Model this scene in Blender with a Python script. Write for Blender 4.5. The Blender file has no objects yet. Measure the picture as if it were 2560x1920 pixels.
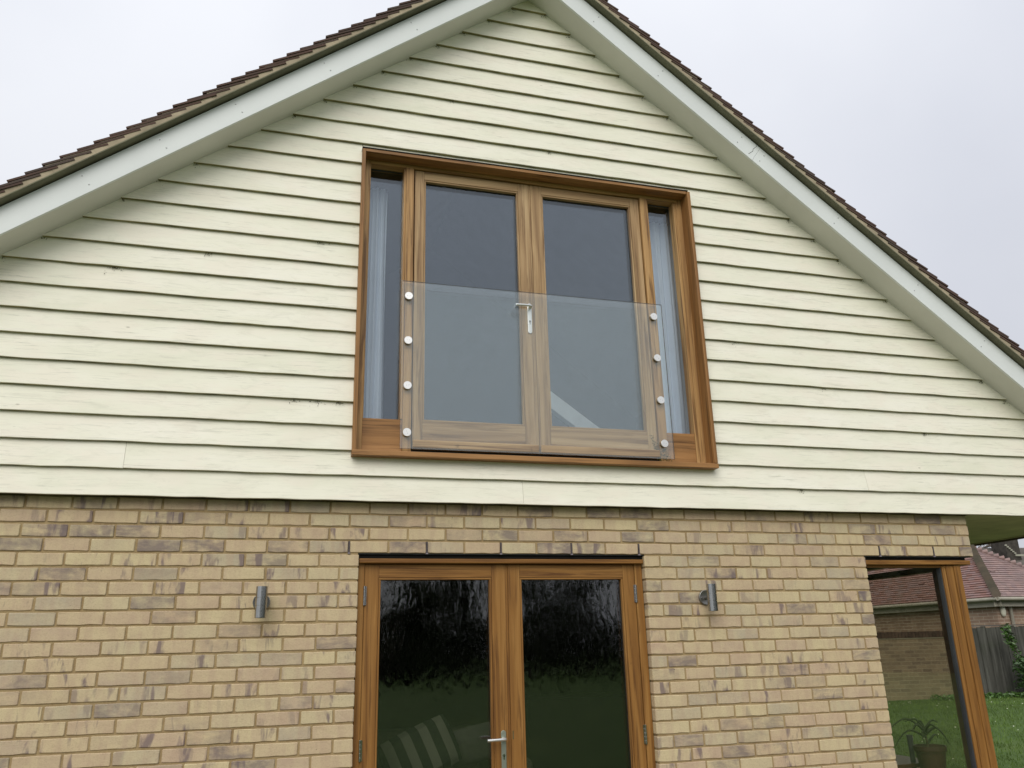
import bpy, math, random
from mathutils import Vector, Matrix
R = random.Random(7)
scene = bpy.context.scene
COL = scene.collection

# ------------------------------------------------------------------ camera
cam = bpy.data.cameras.new('camera'); camo = bpy.data.objects.new('camera', cam); COL.objects.link(camo)
cam.sensor_fit = 'HORIZONTAL'; cam.sensor_width = 36.0; cam.lens = 36.0 * 2056.73 / 2560.0
cam.clip_start = 0.05; cam.clip_end = 600
cr = Vector((0.962140570966708, -0.2713800084199187, -0.025266830625582572))
cu = Vector((-0.06039126622161642, -0.30266860114814603, 0.9511806415414342))
cb = Vector((-0.2657788867912703, -0.9136435896502692, -0.30759872305808383))
m = Matrix((cr, cu, cb)).transposed().to_4x4()
m.translation = Vector((-0.41070510086400003, -4.836539510620857, -0.5525437563209294))
camo.matrix_world = m
scene.camera = camo

# ------------------------------------------------------------------ light
SUN_EL, SUN_AZ = math.radians(38), math.radians(203)     # azimuth measured from +Y, clockwise
world = bpy.data.worlds.new('World'); scene.world = world; world.use_nodes = True
wn = world.node_tree.nodes; wl = world.node_tree.links; wn.clear()
def W(t, **k):
    n = wn.new(t)
    for a, b in k.items(): setattr(n, a, b)
    return n
out = W('ShaderNodeOutputWorld'); bg = W('ShaderNodeBackground')
sky = W('ShaderNodeTexSky', sky_type='NISHITA', sun_disc=False, sun_elevation=SUN_EL, sun_rotation=SUN_AZ, dust_density=4.0, air_density=1.0)
hs = W('ShaderNodeHueSaturation'); hs.inputs['Saturation'].default_value = 0.25; hs.inputs['Value'].default_value = 0.9
wl.new(sky.outputs[0], hs.inputs['Color'])
tc = W('ShaderNodeTexCoord')
nz = W('ShaderNodeTexNoise'); nz.inputs['Scale'].default_value = 2.1; nz.inputs['Detail'].default_value = 5; nz.inputs['Roughness'].default_value = .45
wl.new(tc.outputs['Generated'], nz.inputs['Vector'])
cr_ = W('ShaderNodeValToRGB')
cr_.color_ramp.elements[0].position = .3; cr_.color_ramp.elements[0].color = (5.35, 5.55, 6.15, 1)
cr_.color_ramp.elements[1].position = .7; cr_.color_ramp.elements[1].color = (6.55, 6.72, 7.15, 1)
wl.new(nz.outputs[0], cr_.inputs[0])
mx = W('ShaderNodeMix', data_type='RGBA'); mx.inputs['Factor'].default_value = .94
wl.new(hs.outputs[0], mx.inputs['A']); wl.new(cr_.outputs[0], mx.inputs['B'])
sp = W('ShaderNodeSeparateXYZ'); wl.new(tc.outputs['Generated'], sp.inputs[0])
mr = W('ShaderNodeMapRange'); mr.inputs[1].default_value = 0; mr.inputs[2].default_value = 1; mr.inputs[3].default_value = .84; mr.inputs[4].default_value = 1.42
wl.new(sp.outputs['Z'], mr.inputs[0])
vm = W('ShaderNodeVectorMath', operation='SCALE'); wl.new(mx.outputs['Result'], vm.inputs[0]); wl.new(mr.outputs[0], vm.inputs['Scale'])
wl.new(vm.outputs[0], bg.inputs['Color']); bg.inputs['Strength'].default_value = 0.1
wl.new(bg.outputs[0], out.inputs[0])
sun = bpy.data.lights.new('sun', 'SUN'); sun.energy = 1.5; sun.angle = math.radians(46); sun.color = (1, .97, .9)
so = bpy.data.objects.new('sun', sun); COL.objects.link(so)
sd = Vector((math.sin(SUN_AZ) * math.cos(SUN_EL), math.cos(SUN_AZ) * math.cos(SUN_EL), math.sin(SUN_EL)))
so.rotation_euler = sd.to_track_quat('Z', 'Y').to_euler()
vs = scene.view_settings; vs.view_transform = 'Standard'; vs.look = 'None'; vs.gamma = 1; vs.use_curve_mapping = False
vs.exposure = 0.27
scene.cycles.transparent_max_bounces = 24
scene.cycles.max_bounces = 8
scene.cycles.use_denoising = True

# ------------------------------------------------------------------ mesh helpers
class MB:
    def __init__(s): s.v = []; s.f = []; s.m = []
    def face(s, pts, mi=0):
        b = len(s.v); s.v += [tuple(p) for p in pts]; s.f.append(tuple(range(b, b + len(pts)))); s.m.append(mi)
    def box(s, x0, x1, y0, y1, z0, z1, mi=0, skip=''):
        b = len(s.v)
        s.v += [(x0,y0,z0),(x1,y0,z0),(x1,y1,z0),(x0,y1,z0),(x0,y0,z1),(x1,y0,z1),(x1,y1,z1),(x0,y1,z1)]
        for n, q in dict(b=(3,2,1,0), t=(4,5,6,7), f=(0,1,5,4), k=(2,3,7,6), r=(1,2,6,5), l=(3,0,4,7)).items():
            if n not in skip: s.f.append(tuple(b + i for i in q)); s.m.append(mi)
    def prism(s, pts, y0, y1, mi=0):
        """polygon in XZ (counter-clockwise seen from -Y) extruded from y0 to y1"""
        n = len(pts); b = len(s.v)
        s.v += [(x, y0, z) for x, z in pts] + [(x, y1, z) for x, z in pts]
        s.f.append(tuple(b + i for i in range(n))); s.m.append(mi)
        s.f.append(tuple(b + n + i for i in reversed(range(n)))); s.m.append(mi)
        for i in range(n):
            j = (i + 1) % n
            s.f.append((b + j, b + i, b + n + i, b + n + j)); s.m.append(mi)
    def tube(s, path, rads, n=10, mi=0, cap=True):
        b = len(s.v); path = [Vector(p) for p in path]
        if not isinstance(rads, (list, tuple)): rads = [rads] * len(path)
        up = None
        for i, p in enumerate(path):
            d = (path[min(i+1, len(path)-1)] - path[max(i-1, 0)]).normalized()
            if up is None: up = Vector((0,0,1)) if abs(d.z) < .9 else Vector((1,0,0))
            a = d.cross(up).normalized(); c = a.cross(d).normalized(); up = c
            for k in range(n):
                t = 2 * math.pi * k / n
                s.v.append(tuple(p + (a * math.cos(t) + c * math.sin(t)) * rads[i]))
        for i in range(len(path) - 1):
            for k in range(n):
                k2 = (k + 1) % n
                s.f.append((b+i*n+k2, b+i*n+k, b+(i+1)*n+k, b+(i+1)*n+k2)); s.m.append(mi)
        if cap:
            s.f.append(tuple(b + k for k in range(n))); s.m.append(mi)
            s.f.append(tuple(b + (len(path)-1)*n + k for k in reversed(range(n)))); s.m.append(mi)
    def lathe(s, prof, o, axis='z', n=24, mi=0):
        """prof: (radius, height) pairs, revolved about an axis through o"""
        b = len(s.v); o = Vector(o)
        for r, h in prof:
            for k in range(n):
                t = 2 * math.pi * k / n; c, q = r * math.cos(t), r * math.sin(t)
                s.v.append(tuple(o + (Vector((c, q, h)) if axis == 'z' else Vector((c, -h, q)))))
        for i in range(len(prof) - 1):
            for k in range(n):
                k2 = (k + 1) % n
                s.f.append((b+i*n+k, b+i*n+k2, b+(i+1)*n+k2, b+(i+1)*n+k)); s.m.append(mi)
        s.f.append(tuple(b + k for k in reversed(range(n)))); s.m.append(mi)
        s.f.append(tuple(b + (len(prof)-1)*n + k for k in range(n))); s.m.append(mi)
    def mesh(s, name, mats, smooth=False):
        me = bpy.data.meshes.new(name); me.from_pydata(s.v, [], s.f)
        for mt in (mats if isinstance(mats, (list, tuple)) else [mats]): me.materials.append(mt)
        me.polygons.foreach_set('material_index', s.m)
        if smooth: me.polygons.foreach_set('use_smooth', [True] * len(s.f))
        me.update()
        if smooth: me.set_sharp_from_angle(angle=math.radians(38))
        return me
    def build(s, name, mats, parent=None, smooth=False, bevel=0, kind=None):
        o = bpy.data.objects.new(name, s.mesh(name, mats, smooth)); COL.objects.link(o)
        if parent: o.parent = parent
        if bevel:
            md = o.modifiers.new('bevel', 'BEVEL'); md.width = bevel; md.segments = 2; md.limit_method = 'ANGLE'; md.angle_limit = math.radians(40)
            md.use_clamp_overlap = True
        if kind: o['kind'] = kind
        return o
def boxo(name, dims, mat, parent, bevel=.0015, **k):
    b = MB(); b.box(*dims); return b.build(name, mat, parent, bevel=bevel, **k)
def empty(name, loc=(0,0,0), parent=None):
    o = bpy.data.objects.new(name, None); o.empty_display_size = .2; COL.objects.link(o)
    o.location = loc
    if parent: o.parent = parent
    return o
def tag(o, label=None, cat=None, group=None, kind=None):
    if label: o['label'] = label
    if cat: o['category'] = cat
    if group: o['group'] = group
    if kind: o['kind'] = kind
    return o

# ------------------------------------------------------------------ materials
class NT:
    def __init__(s, name):
        s.mat = bpy.data.materials.new(name); s.mat.use_nodes = True
        s.t = s.mat.node_tree; s.n = s.t.nodes; s.l = s.t.links; s.n.clear()
        s.out = s.n.new('ShaderNodeOutputMaterial'); s.p = s.n.new('ShaderNodeBsdfPrincipled')
        s.l.new(s.p.outputs[0], s.out.inputs[0]); s.tc = s.n.new('ShaderNodeTexCoord')
        s.p.inputs['Specular IOR Level'].default_value = .3
    def N(s, t, **k):
        n = s.n.new(t)
        for a, b in k.items(): setattr(n, a, b)
        return n
    def L(s, a, b): s.l.new(a, b)
    def val(s, sock, v):
        if hasattr(v, 'is_linked') or hasattr(v, 'links'): s.L(v, sock)
        else: sock.default_value = v
    def vec(s, scale=(1,1,1), src=None, off=None):
        mp = s.N('ShaderNodeMapping'); mp.inputs['Scale'].default_value = scale
        s.L(src or s.tc.outputs['Object'], mp.inputs[0])
        if off is not None:
            if hasattr(off, 'links'): s.L(off, mp.inputs['Location'])
            else: mp.inputs['Location'].default_value = off
        return mp.outputs[0]
    def noise(s, v, scale=1, detail=4, rough=.55, dist=0):
        n = s.N('ShaderNodeTexNoise'); n.inputs['Scale'].default_value = scale; n.inputs['Detail'].default_value = detail
        n.inputs['Roughness'].default_value = rough; n.inputs['Distortion'].default_value = dist
        s.L(v, n.inputs['Vector']); return n.outputs[0]
    def ramp(s, f, *st):
        r = s.N('ShaderNodeValToRGB'); e = r.color_ramp.elements
        while len(e) < len(st): e.new(.5)
        for i, (p, c) in enumerate(st):
            e[i].position = p; e[i].color = (c if isinstance(c, tuple) else (c, c, c)) + (1,) if not isinstance(c, tuple) or len(c) == 3 else c
        s.L(f, r.inputs[0]); return r.outputs[0]
    def mix(s, f, a, b, mode='MIX'):
        m = s.N('ShaderNodeMix', data_type='RGBA', blend_type=mode)
        for k, v in (('Factor', f), ('A', a), ('B', b)):
            if hasattr(v, 'links'): s.L(v, m.inputs[k])
            else: m.inputs[k].default_value = v if k == 'Factor' else tuple(v) + (1,)
        return m.outputs['Result']
    def math(s, op, a, b=0.0):
        m = s.N('ShaderNodeMath', operation=op)
        for i, v in enumerate((a, b)):
            if hasattr(v, 'links'): s.L(v, m.inputs[i])
            else: m.inputs[i].default_value = v
        return m.outputs[0]
    def bump(s, h, strength=.3, dist=.002):
        b = s.N('ShaderNodeBump'); b.inputs['Strength'].default_value = strength; b.inputs['Distance'].default_value = dist
        s.L(h, b.inputs['Height']); s.L(b.outputs[0], s.p.inputs['Normal'])
    def color(s, c):
        if hasattr(c, 'links'): s.L(c, s.p.inputs['Base Color'])
        else: s.p.inputs['Base Color'].default_value = tuple(c) + (1,)
def simple(name, c, rough=.6, metal=0.0, var=.12, scale=6.0, bump=.1, spec=.3):
    t = NT(name); n = t.noise(t.vec(), scale, 5)
    a = tuple(x * (1 - var) for x in c); b = tuple(min(1, x * (1 + var)) for x in c)
    t.color(t.ramp(n, (.3, a), (.7, b))); t.p.inputs['Roughness'].default_value = rough; t.p.inputs['Metallic'].default_value = metal
    t.p.inputs['Specular IOR Level'].default_value = spec
    if bump: t.bump(t.noise(t.vec(), scale * 12, 4), bump, .001)
    return t.mat
def wood(name, axis, dark, mid, light, rough=.5):
    t = NT(name); k = 46
    sc = [k, k, k]; sc['xyz'.index(axis)] = 1.5
    sc2 = [15, 15, 15]; sc2['xyz'.index(axis)] = .8
    rnd = t.N('ShaderNodeObjectInfo').outputs['Random']
    off = t.N('ShaderNodeCombineXYZ'); t.L(t.math('MULTIPLY', rnd, 31.0), off.inputs[0]); t.L(t.math('MULTIPLY', rnd, 17.0), off.inputs[1]); t.L(t.math('MULTIPLY', rnd, 23.0), off.inputs[2])
    n1 = t.noise(t.vec(sc, off=off.outputs[0]), 1, 6, .62, .6); n2 = t.noise(t.vec(sc2, off=off.outputs[0]), 1, 4, .5, 1.2)
    c = t.ramp(n2, (.25, dark), (.5, mid), (.78, light))
    c = t.mix(t.ramp(n1, (.34, 1.0), (.50, 0.0)), c, tuple(x * .85 for x in dark))
    c = t.mix(t.math('MULTIPLY', t.ramp(n1, (.62, 0.0), (.72, 1.0)), .35), c, tuple(min(1, x * 1.5) for x in light))
    sc3 = [9, 9, 9]
    spots = t.noise(t.vec(sc3), 1, 5, .7)
    c = t.mix(t.ramp(spots, (.68, 0.0), (.76, .55)), c, tuple(x * .45 for x in dark))
    t.color(c); t.p.inputs['Roughness'].default_value = rough; t.bump(n1, .25, .0012)
    return t.mat
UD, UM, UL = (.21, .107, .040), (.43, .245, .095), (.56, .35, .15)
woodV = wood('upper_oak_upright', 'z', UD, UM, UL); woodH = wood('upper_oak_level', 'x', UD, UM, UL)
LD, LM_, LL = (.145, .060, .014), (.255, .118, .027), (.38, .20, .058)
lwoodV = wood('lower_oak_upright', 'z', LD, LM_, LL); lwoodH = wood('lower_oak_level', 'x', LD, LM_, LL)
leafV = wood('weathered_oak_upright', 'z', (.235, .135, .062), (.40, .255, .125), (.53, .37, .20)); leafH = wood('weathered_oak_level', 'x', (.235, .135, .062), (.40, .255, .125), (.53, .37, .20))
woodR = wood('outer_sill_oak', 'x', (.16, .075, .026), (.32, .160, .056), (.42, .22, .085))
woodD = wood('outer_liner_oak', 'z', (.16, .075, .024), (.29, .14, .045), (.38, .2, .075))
def board_mat():
    t = NT('painted_cream_boarding')
    rnd = t.N('ShaderNodeObjectInfo').outputs['Random']
    off = t.N('ShaderNodeCombineXYZ'); t.L(t.math('MULTIPLY', rnd, 41.0), off.inputs[0]); t.L(t.math('MULTIPLY', rnd, 13.0), off.inputs[2])
    o = off.outputs[0]
    big = t.noise(t.vec((1.2, 3, 5), off=o), 1, 5, .6)
    c = t.ramp(big, (.3, (.77, .755, .61)), (.5, (.84, .815, .68)), (.7, (.88, .845, .73)))
    pink = t.noise(t.vec((4.5, 4, 9), off=o), 1, 3, .5)
    c = t.mix(t.math('MULTIPLY', t.ramp(pink, (.48, 0.0), (.6, 1.0)), .38), c, (.85, .775, .66))
    grey = t.noise(t.vec((6, 12, 24), off=o), 1, 7, .72, .8)
    c = t.mix(t.math('MULTIPLY', t.ramp(grey, (.53, 0.0), (.7, 1.0)), .30), c, (.56, .55, .44))
    grain = t.noise(t.vec((4.5, 60, 95), off=o), 1, 6, .75, .5)
    patch = t.noise(t.vec((1.4, 1, 4), off=o), 1, 3)
    gm = t.math('MULTIPLY', t.ramp(grain, (.54, 0.0), (.68, 1.0)), t.ramp(patch, (.4, .12), (.6, .6)))
    c = t.mix(gm, c, (.42, .41, .33))
    alg = t.noise(t.vec((9, 9, 30), off=o), 1, 5, .65)
    c = t.mix(t.math('MULTIPLY', t.ramp(alg, (.66, 0.0), (.8, 1.0)), .3), c, (.50, .53, .25))
    v = t.N('ShaderNodeTexVoronoi'); v.inputs['Scale'].default_value = 1; t.L(t.vec((3.3, 3.3, 7.1), off=o), v.inputs['Vector'])
    kn = t.math('MULTIPLY', t.ramp(v.outputs['Distance'], (.02, .8), (.05, 0.0)), t.ramp(t.noise(t.vec((4, 4, 4), off=o), 1, 2), (.5, 0.0), (.6, .8)))
    c = t.mix(kn, c, (.30, .27, .2))
    v2 = t.N('ShaderNodeTexVoronoi'); v2.inputs['Scale'].default_value = 1; t.L(t.vec((1.7, 2, 8.1), off=o), v2.inputs['Vector'])
    ring = t.math('MULTIPLY', t.ramp(v2.outputs['Distance'], (.1, .6), (.3, 0.0)), t.ramp(t.noise(t.vec((12, 20, 70), off=o), 1, 4, .7), (.48, 0.0), (.6, 1.0)))
    c = t.mix(t.math('MULTIPLY', ring, .35), c, (.56, .52, .41))
    t.color(c); t.p.inputs['Roughness'].default_value = .6
    t.bump(t.math('ADD', grain, t.math('MULTIPLY', big, .5)), .35, .0015)
    return t.mat
boardM = board_mat()
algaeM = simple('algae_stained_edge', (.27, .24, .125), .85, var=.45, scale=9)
def brick_mat(name, dull=1.0):
    t = NT(name)
    at = t.N('ShaderNodeAttribute', attribute_name='rnd').outputs['Fac']
    rnd = t.math('FRACT', t.math('ADD', t.N('ShaderNodeObjectInfo').outputs['Random'], at))
    r2 = t.math('FRACT', t.math('MULTIPLY', rnd, 17.31)); r3 = t.math('FRACT', t.math('MULTIPLY', rnd, 57.7))
    off = t.N('ShaderNodeCombineXYZ'); t.L(t.math('MULTIPLY', rnd, 91.0), off.inputs[0]); t.L(t.math('MULTIPLY', r2, 37.0), off.inputs[1]); t.L(t.math('MULTIPLY', r3, 21.0), off.inputs[2])
    o = off.outputs[0]
    base = t.ramp(rnd, (.0, (.54, .425, .26)), (.25, (.505, .38, .25)), (.5, (.57, .47, .28)), (.75, (.44, .375, .265)), (1.0, (.51, .375, .255)))
    n1 = t.noise(t.vec((9, 9, 14), off=o), 1, 4, .6)
    c = t.mix(t.math('MULTIPLY', t.ramp(n1, (.35, 0.0), (.65, 1.0)), .45), base, (.61, .505, .30))
    n2 = t.noise(t.vec((22, 8, 5), off=o), 1, 3, .5, .3)
    c = t.mix(t.math('MULTIPLY', t.ramp(n2, (.45, 0.0), (.62, 1.0)), .35), c, (.43, .30, .215))
    # fired purple-grey bands and flashes, strong on some bricks only
    n3 = t.noise(t.vec((15, 5, 4), off=o), 1, 4, .55, .4)
    band = t.math('MULTIPLY', t.ramp(n3, (.56, 0.0), (.64, 1.0)), t.ramp(r2, (.4, 0.0), (.8, .85)))
    c = t.mix(band, c, (.19, .14, .135))
    n4 = t.noise(t.vec((6, 5, 13), off=o), 1, 5, .65, .3)
    fl = t.math('MULTIPLY', t.ramp(n4, (.38, 0.0), (.62, 1.0)), t.ramp(r3, (.72, 0.0), (.9, .75)))
    c = t.mix(fl, c, (.165, .13, .13))
    n5 = t.noise(t.vec((120, 120, 160), off=o), 1, 4, .7)
    c = t.mix(t.math('MULTIPLY', t.ramp(n5, (.35, 1.0), (.5, 0.0)), .22), c, (.2, .15, .09))
    n6 = t.noise(t.vec((26, 26, 32), off=o), 1, 3)
    c = t.mix(t.ramp(n6, (.755, 0.0), (.78, .8)), c, (.04, .03, .02))
    t.color(c); t.p.inputs['Roughness'].default_value = .85
    t.bump(t.math('ADD', t.noise(t.vec((70, 70, 90), off=o), 1, 5, .7), t.math('MULTIPLY', t.noise(t.vec((18, 18, 30), off=o), 1, 4, .6), 1.5)), .5, .0022)
    return t.mat
brickM = brick_mat('buff_stock_brick')
def mortar_mat():
    t = NT('sandy_mortar'); n = t.noise(t.vec(), 5, 5); n2 = t.noise(t.vec(), 90, 4, .7)
    c = t.ramp(n, (.3, (.25, .17, .083)), (.7, (.37, .27, .14)))
    c = t.mix(t.math('MULTIPLY', t.ramp(n2, (.4, 0.0), (.65, 1.0)), .4), c, (.44, .34, .18))
    t.color(c); t.p.inputs['Roughness'].default_value = .95; t.bump(n2, .6, .003); return t.mat
mortarM = mortar_mat()
def glass(name, sheets, tint=(.93, .96, .96), wavy=0.0, refl=(1, 1, 1), ior=1.52):
    t = NT(name); t.n.remove(t.p)
    fr = t.N('ShaderNodeFresnel'); geo = t.N('ShaderNodeNewGeometry')      # thin sheet: the same reflection from both sides
    mrr = t.N('ShaderNodeMapRange'); mrr.inputs[3].default_value = ior; mrr.inputs[4].default_value = 1 / ior
    t.L(geo.outputs['Backfacing'], mrr.inputs[0]); t.L(mrr.outputs[0], fr.inputs['IOR'])
    tr = t.N('ShaderNodeBsdfTransparent'); tr.inputs[0].default_value = tint + (1,)
    gl = t.N('ShaderNodeBsdfGlossy'); gl.inputs['Roughness'].default_value = .0; gl.inputs[0].default_value = refl + (1,)
    f = fr.outputs[0]
    if sheets == 2:      # front and back surface of one thin pane
        f = t.math('DIVIDE', t.math('MULTIPLY', f, 2.0), t.math('ADD', f, 1.0))
    if wavy:
        b = t.N('ShaderNodeBump'); b.inputs['Strength'].default_value = 1; b.inputs['Distance'].default_value = wavy
        t.L(t.noise(t.vec((1, 1, .45)), 26, 2, .4, .6), b.inputs['Height'])
        t.L(b.outputs[0], gl.inputs['Normal'])
    m = t.N('ShaderNodeMixShader'); t.L(f, m.inputs[0]); t.L(tr.outputs[0], m.inputs[1]); t.L(gl.outputs[0], m.inputs[2])
    t.L(m.outputs[0], t.out.inputs[0]); return t.mat
paneM = glass('double_glazing', 2, (.93, .95, .96), 0, (.83, .92, 1.0), 1.60)
paneW = glass('wavy_double_glazing', 2, (.80, .81, .77), .0007)
clearM = glass('clear_pane', 2, (.93, .92, .88))
sheetM = glass('toughened_glass', 1, (.985, .995, .99), 0, (.90, .99, .97), 1.84)
edgeM = simple('glass_edge', (.075, .05, .03), .25, var=.05, bump=0)
steelD = simple('dull_steel', (.26, .255, .24), .42, .9, .1, 25, .05)
whiteM = simple('white_upvc', (.72, .745, .735), .45, var=.04, scale=2, bump=.05)
soffM = simple('soffit_board', (.66, .66, .60), .6, var=.06, scale=2, bump=.05)
eaveM = simple('lawn_lit_soffit', (.52, .49, .31), .7, var=.2, scale=4)  # olive base colour carries the green light off the lawn
steelM = simple('brushed_steel', (.42, .42, .41), .2, 1.0, .08, 30, .05)
chromeM = simple('satin_chrome', (.80, .81, .80), .3, .85, .03, 10, 0)
capM = simple('polished_cap', (.80, .79, .77), .35, .75, .03, 10, 0)
darkM = simple('dark_recess', (.012, .011, .010), .9, bump=0)
gaskM = simple('grey_gasket', (.05, .055, .06), .5, bump=0)
ventM = simple('brown_plastic', (.05, .036, .036), .5)
ventL = simple('vent_rib', (.22, .19, .21), .5)
roomM = simple('room_plaster', (.20, .20, .19), .9)
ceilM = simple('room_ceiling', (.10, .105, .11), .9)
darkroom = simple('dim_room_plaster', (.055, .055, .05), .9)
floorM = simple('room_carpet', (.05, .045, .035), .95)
def tile_mat(name, a, b, c_, moss=(.2, .19, .13), k=14):
    t = NT(name); rnd = t.math('FRACT', t.math('ADD', t.N('ShaderNodeObjectInfo').outputs['Random'], t.N('ShaderNodeAttribute', attribute_name='rnd').outputs['Fac']))
    base = t.ramp(rnd, (0, a), (.5, b), (1, c_)); n = t.noise(t.vec(), k, 5, .65)
    c = t.mix(t.math('MULTIPLY', t.ramp(n, (.5, 0.0), (.7, 1.0)), .45), base, moss)
    t.color(c); t.p.inputs['Roughness'].default_value = .85; t.bump(t.noise(t.vec(), 120, 4), .4, .002); return t.mat
tileM = tile_mat('brown_clay_tile', (.068, .043, .034), (.10, .058, .044), (.08, .060, .050), (.045, .040, .035))
verM = simple('verge_mortar', (.36, .30, .21), .95, var=.25, scale=8, bump=.5)
ucM = simple('undercloak_board', (.17, .165, .11), .85, var=.2, scale=5)

# ================================================================== HOUSE
FL = -2.07; GZ = -2.16
house = empty('house', (1.19, 0, GZ)); house.location = (0, 0, 0)
tag(house, 'brick house gable with cream weatherboarding, oak doors and tiled verge', 'house')
XL, XR = -2.0075, 4.3875
DX0, DX1 = .0575, 1.832
WX0 = 3.475; WZ = -1.5
# ---- brick wall: mortar body with openings
b = MB(); Yf = .006; Yb = .1
b.box(XL + .005, DX0 - .005, Yf, Yb, GZ - .2, 0)
b.box(XL + .005, XR - .005, Yf, Yb, .0, .36)
b.box(DX1 + .005, WX0 - .005, Yf, Yb, GZ - .2, 0)
b.box(WX0 - .005, XR - .005, Yf, Yb, GZ - .2, WZ)
b.box(XR - .1, XR - .005, Yb, 4.0, .0, .36); b.box(XR - .1, XR - .005, Yb, 4.0, GZ - .2, WZ)
b.box(XL + .005, XL + .1, Yb, 6.0, GZ - .2, .36)
b.box(XR - .1, XR - .005, 4.0, 6.0, GZ - .2, .36)
wall = b.build('brick_wall', mortarM, house)
b = MB(); b.box(DX0 - .1, DX1 + .1, .012, .098, -.006, -.001); b.box(WX0 - .1, XR - .02, .012, .098, -.006, -.001)
b.build('steel_lintel', gaskM, house)

def brick_mesh(L, seed, depth=.1, H=.0645):
    r = random.Random(seed); j = lambda a: r.uniform(-a, a)
    nx = 4; c = .0035
    bot = [(c + (L - 2*c) * i / nx, j(.0022)) for i in range(nx + 1)]
    top = [(c + (L - 2*c) * i / nx, H + j(.0012)) for i in range(nx + 1)]
    out = [(j(.0012), c)] + bot + [(L + j(.0012), c), (L + j(.0012), H - c)] + top[::-1] + [(j(.0012), H - c)]
    out = [out[0]] + out[1:]
    cx, cz = L / 2, H / 2
    m_ = MB(); n = len(out); inset = .0032
    def ins(p):
        return (p[0] + math.copysign(min(inset, abs(cx - p[0])), cx - p[0]), p[1] + math.copysign(min(inset, abs(cz - p[1])), cz - p[1]))
    ring0 = [ins(p) for p in out]
    m_.v = [(x, j(.0007), z) for x, z in ring0] + [(x, .0042, z) for x, z in out] + [(x, depth, z) for x, z in out]
    m_.f = [tuple(range(n))] + [(i, n + i, n + (i+1) % n, (i+1) % n)[::-1] for i in range(n)] + [(n+i, 2*n+i, 2*n+(i+1) % n, n+(i+1) % n)[::-1] for i in range(n)]
    m_.m = [0] * len(m_.f)
    # orientation: front polygon ccw seen from -Y
    m_.f = [tuple(f) for f in m_.f]
    return m_
cache = {}
def get_brick(L, v, depth):
    key = (round(L, 4), v, depth)
    if key not in cache:
        m_ = brick_mesh(L, hash(key) & 0xffff, depth); m_.f = [m_.f[0]] + [f[::-1] for f in m_.f[1:]]
        cache[key] = (m_, m_.mesh('brick', brickM))
    return cache[key]
recs = []
def course(k, x0, x1, side0=None, side1=None):
    """stretcher course k; side0/side1 force an opening edge brick pattern"""
    z = k * .075; par = 0 if k % 2 == 0 else .1125
    a, e = x0, x1; items = []
    if side1 == 'door':      # left of the door: closer at the reveal
        if k % 2: items.append((x1 - .215, x1)); e2 = x1 - .225
        else: items.append((x1 - .1025, x1)); e2 = x1 - .1125
        g = (math.floor((e2 - .08 - par) / .225)) * .225 + par
        items.append((g + .005, e2)); e = g - .005
    if side0 == 'door':
        if k % 2: items.append((x0, x0 + .1025)); a2 = x0 + .1125
        else: items.append((x0, x0 + .215)); a2 = x0 + .225
        g = (math.ceil((a2 + .08 - par) / .225)) * .225 + par
        items.append((a2, g - .005)); a = g + .005
    g = math.floor((a - par) / .225) * .225 + par
    while g < e - .02:
        l, r_ = max(g + .005, a), min(g + .22, e)
        if r_ - l > .03: items.append((l, r_))
        g += .225
    for l, r_ in items: recs.append((l, r_ - l, z, k))
kmin = int((GZ - .1) / .075)
for k in range(0, 5): course(k, XL, XR)
for k in range(kmin, 0):
    course(k, XL, DX0, side1='door'); course(k, DX1, WX0, side0='door')
    if k * .075 < WZ - .04: course(k, WX0 + .005, XR)
cpos = camo.matrix_world.translation
def screen(p):
    d = Vector(p) - cpos; z = -d.dot(cb); return d.dot(cr) / z * 2056.7 + 1280, 960 - d.dot(cu) / z * 2056.7, z
def score(rc):
    l, L, z, k = rc; x, y, dz = screen((l + L/2, 0, z + .03))
    if x < -30 or x > 2590 or y > 1945: return 0
    if k >= 4: return 0
    return L / dz**2
order = sorted(recs, key=score, reverse=True)
singles = order[:300]; rest = order[300:]
for i, (l, L, z, k) in enumerate(singles):
    Lq = .215 if abs(L - .215) < .004 else (.1025 if abs(L - .1025) < .003 else round(L, 3))
    me = get_brick(Lq, R.randrange(9) if Lq in (.215, .1025) else R.randrange(2), .1)[1]
    o = bpy.data.objects.new('brick', me); COL.objects.link(o); o.parent = wall
    o.location = (l + R.uniform(-.001, .001), R.uniform(-.0012, .0012), z + R.uniform(-.001, .001))
    o.rotation_euler = (R.uniform(-.006, .006), R.uniform(-.004, .004), R.uniform(-.003, .003))
big = MB(); rv = []
for (l, L, z, k) in rest:
    m_ = get_brick(round(L, 3), R.randrange(9), .1)[0]; b0 = len(big.v)
    dy = R.uniform(-.0012, .0012)
    big.v += [(x + l, y + dy, q + z) for x, y, q in m_.v]; big.f += [tuple(i + b0 for i in f) for f in m_.f]; big.m += m_.m
    rv += [R.random()] * len(m_.f)
# return of the wall round the right-hand corner
me = big.mesh('brick', brickM)
a_ = me.attributes.new('rnd', 'FLOAT', 'FACE'); a_.data.foreach_set('value', rv)
ro = bpy.data.objects.new('brick', me); COL.objects.link(ro); ro.parent = wall; ro['kind'] = 'stuff'
vent = MB(); vent.box(-.0046, .0046, -.0015, .05, .0, .066); 
for i in range(9): vent.box(-.0028, .0028, -.0032, -.0012, .004 + i * .0069, .0065 + i * .0069, 1)
vent.box(-.007, .007, -.004, .012, -.006, .001, 1)
vme = vent.mesh('weep_vent', [ventM, ventL])
for x in (0, .45, .9, 1.35, 1.8, 3.6, 4.05):
    o = bpy.data.objects.new('weep_vent', vme); COL.objects.link(o); o.parent = wall; o.location = (x, 0, 0)

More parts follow.
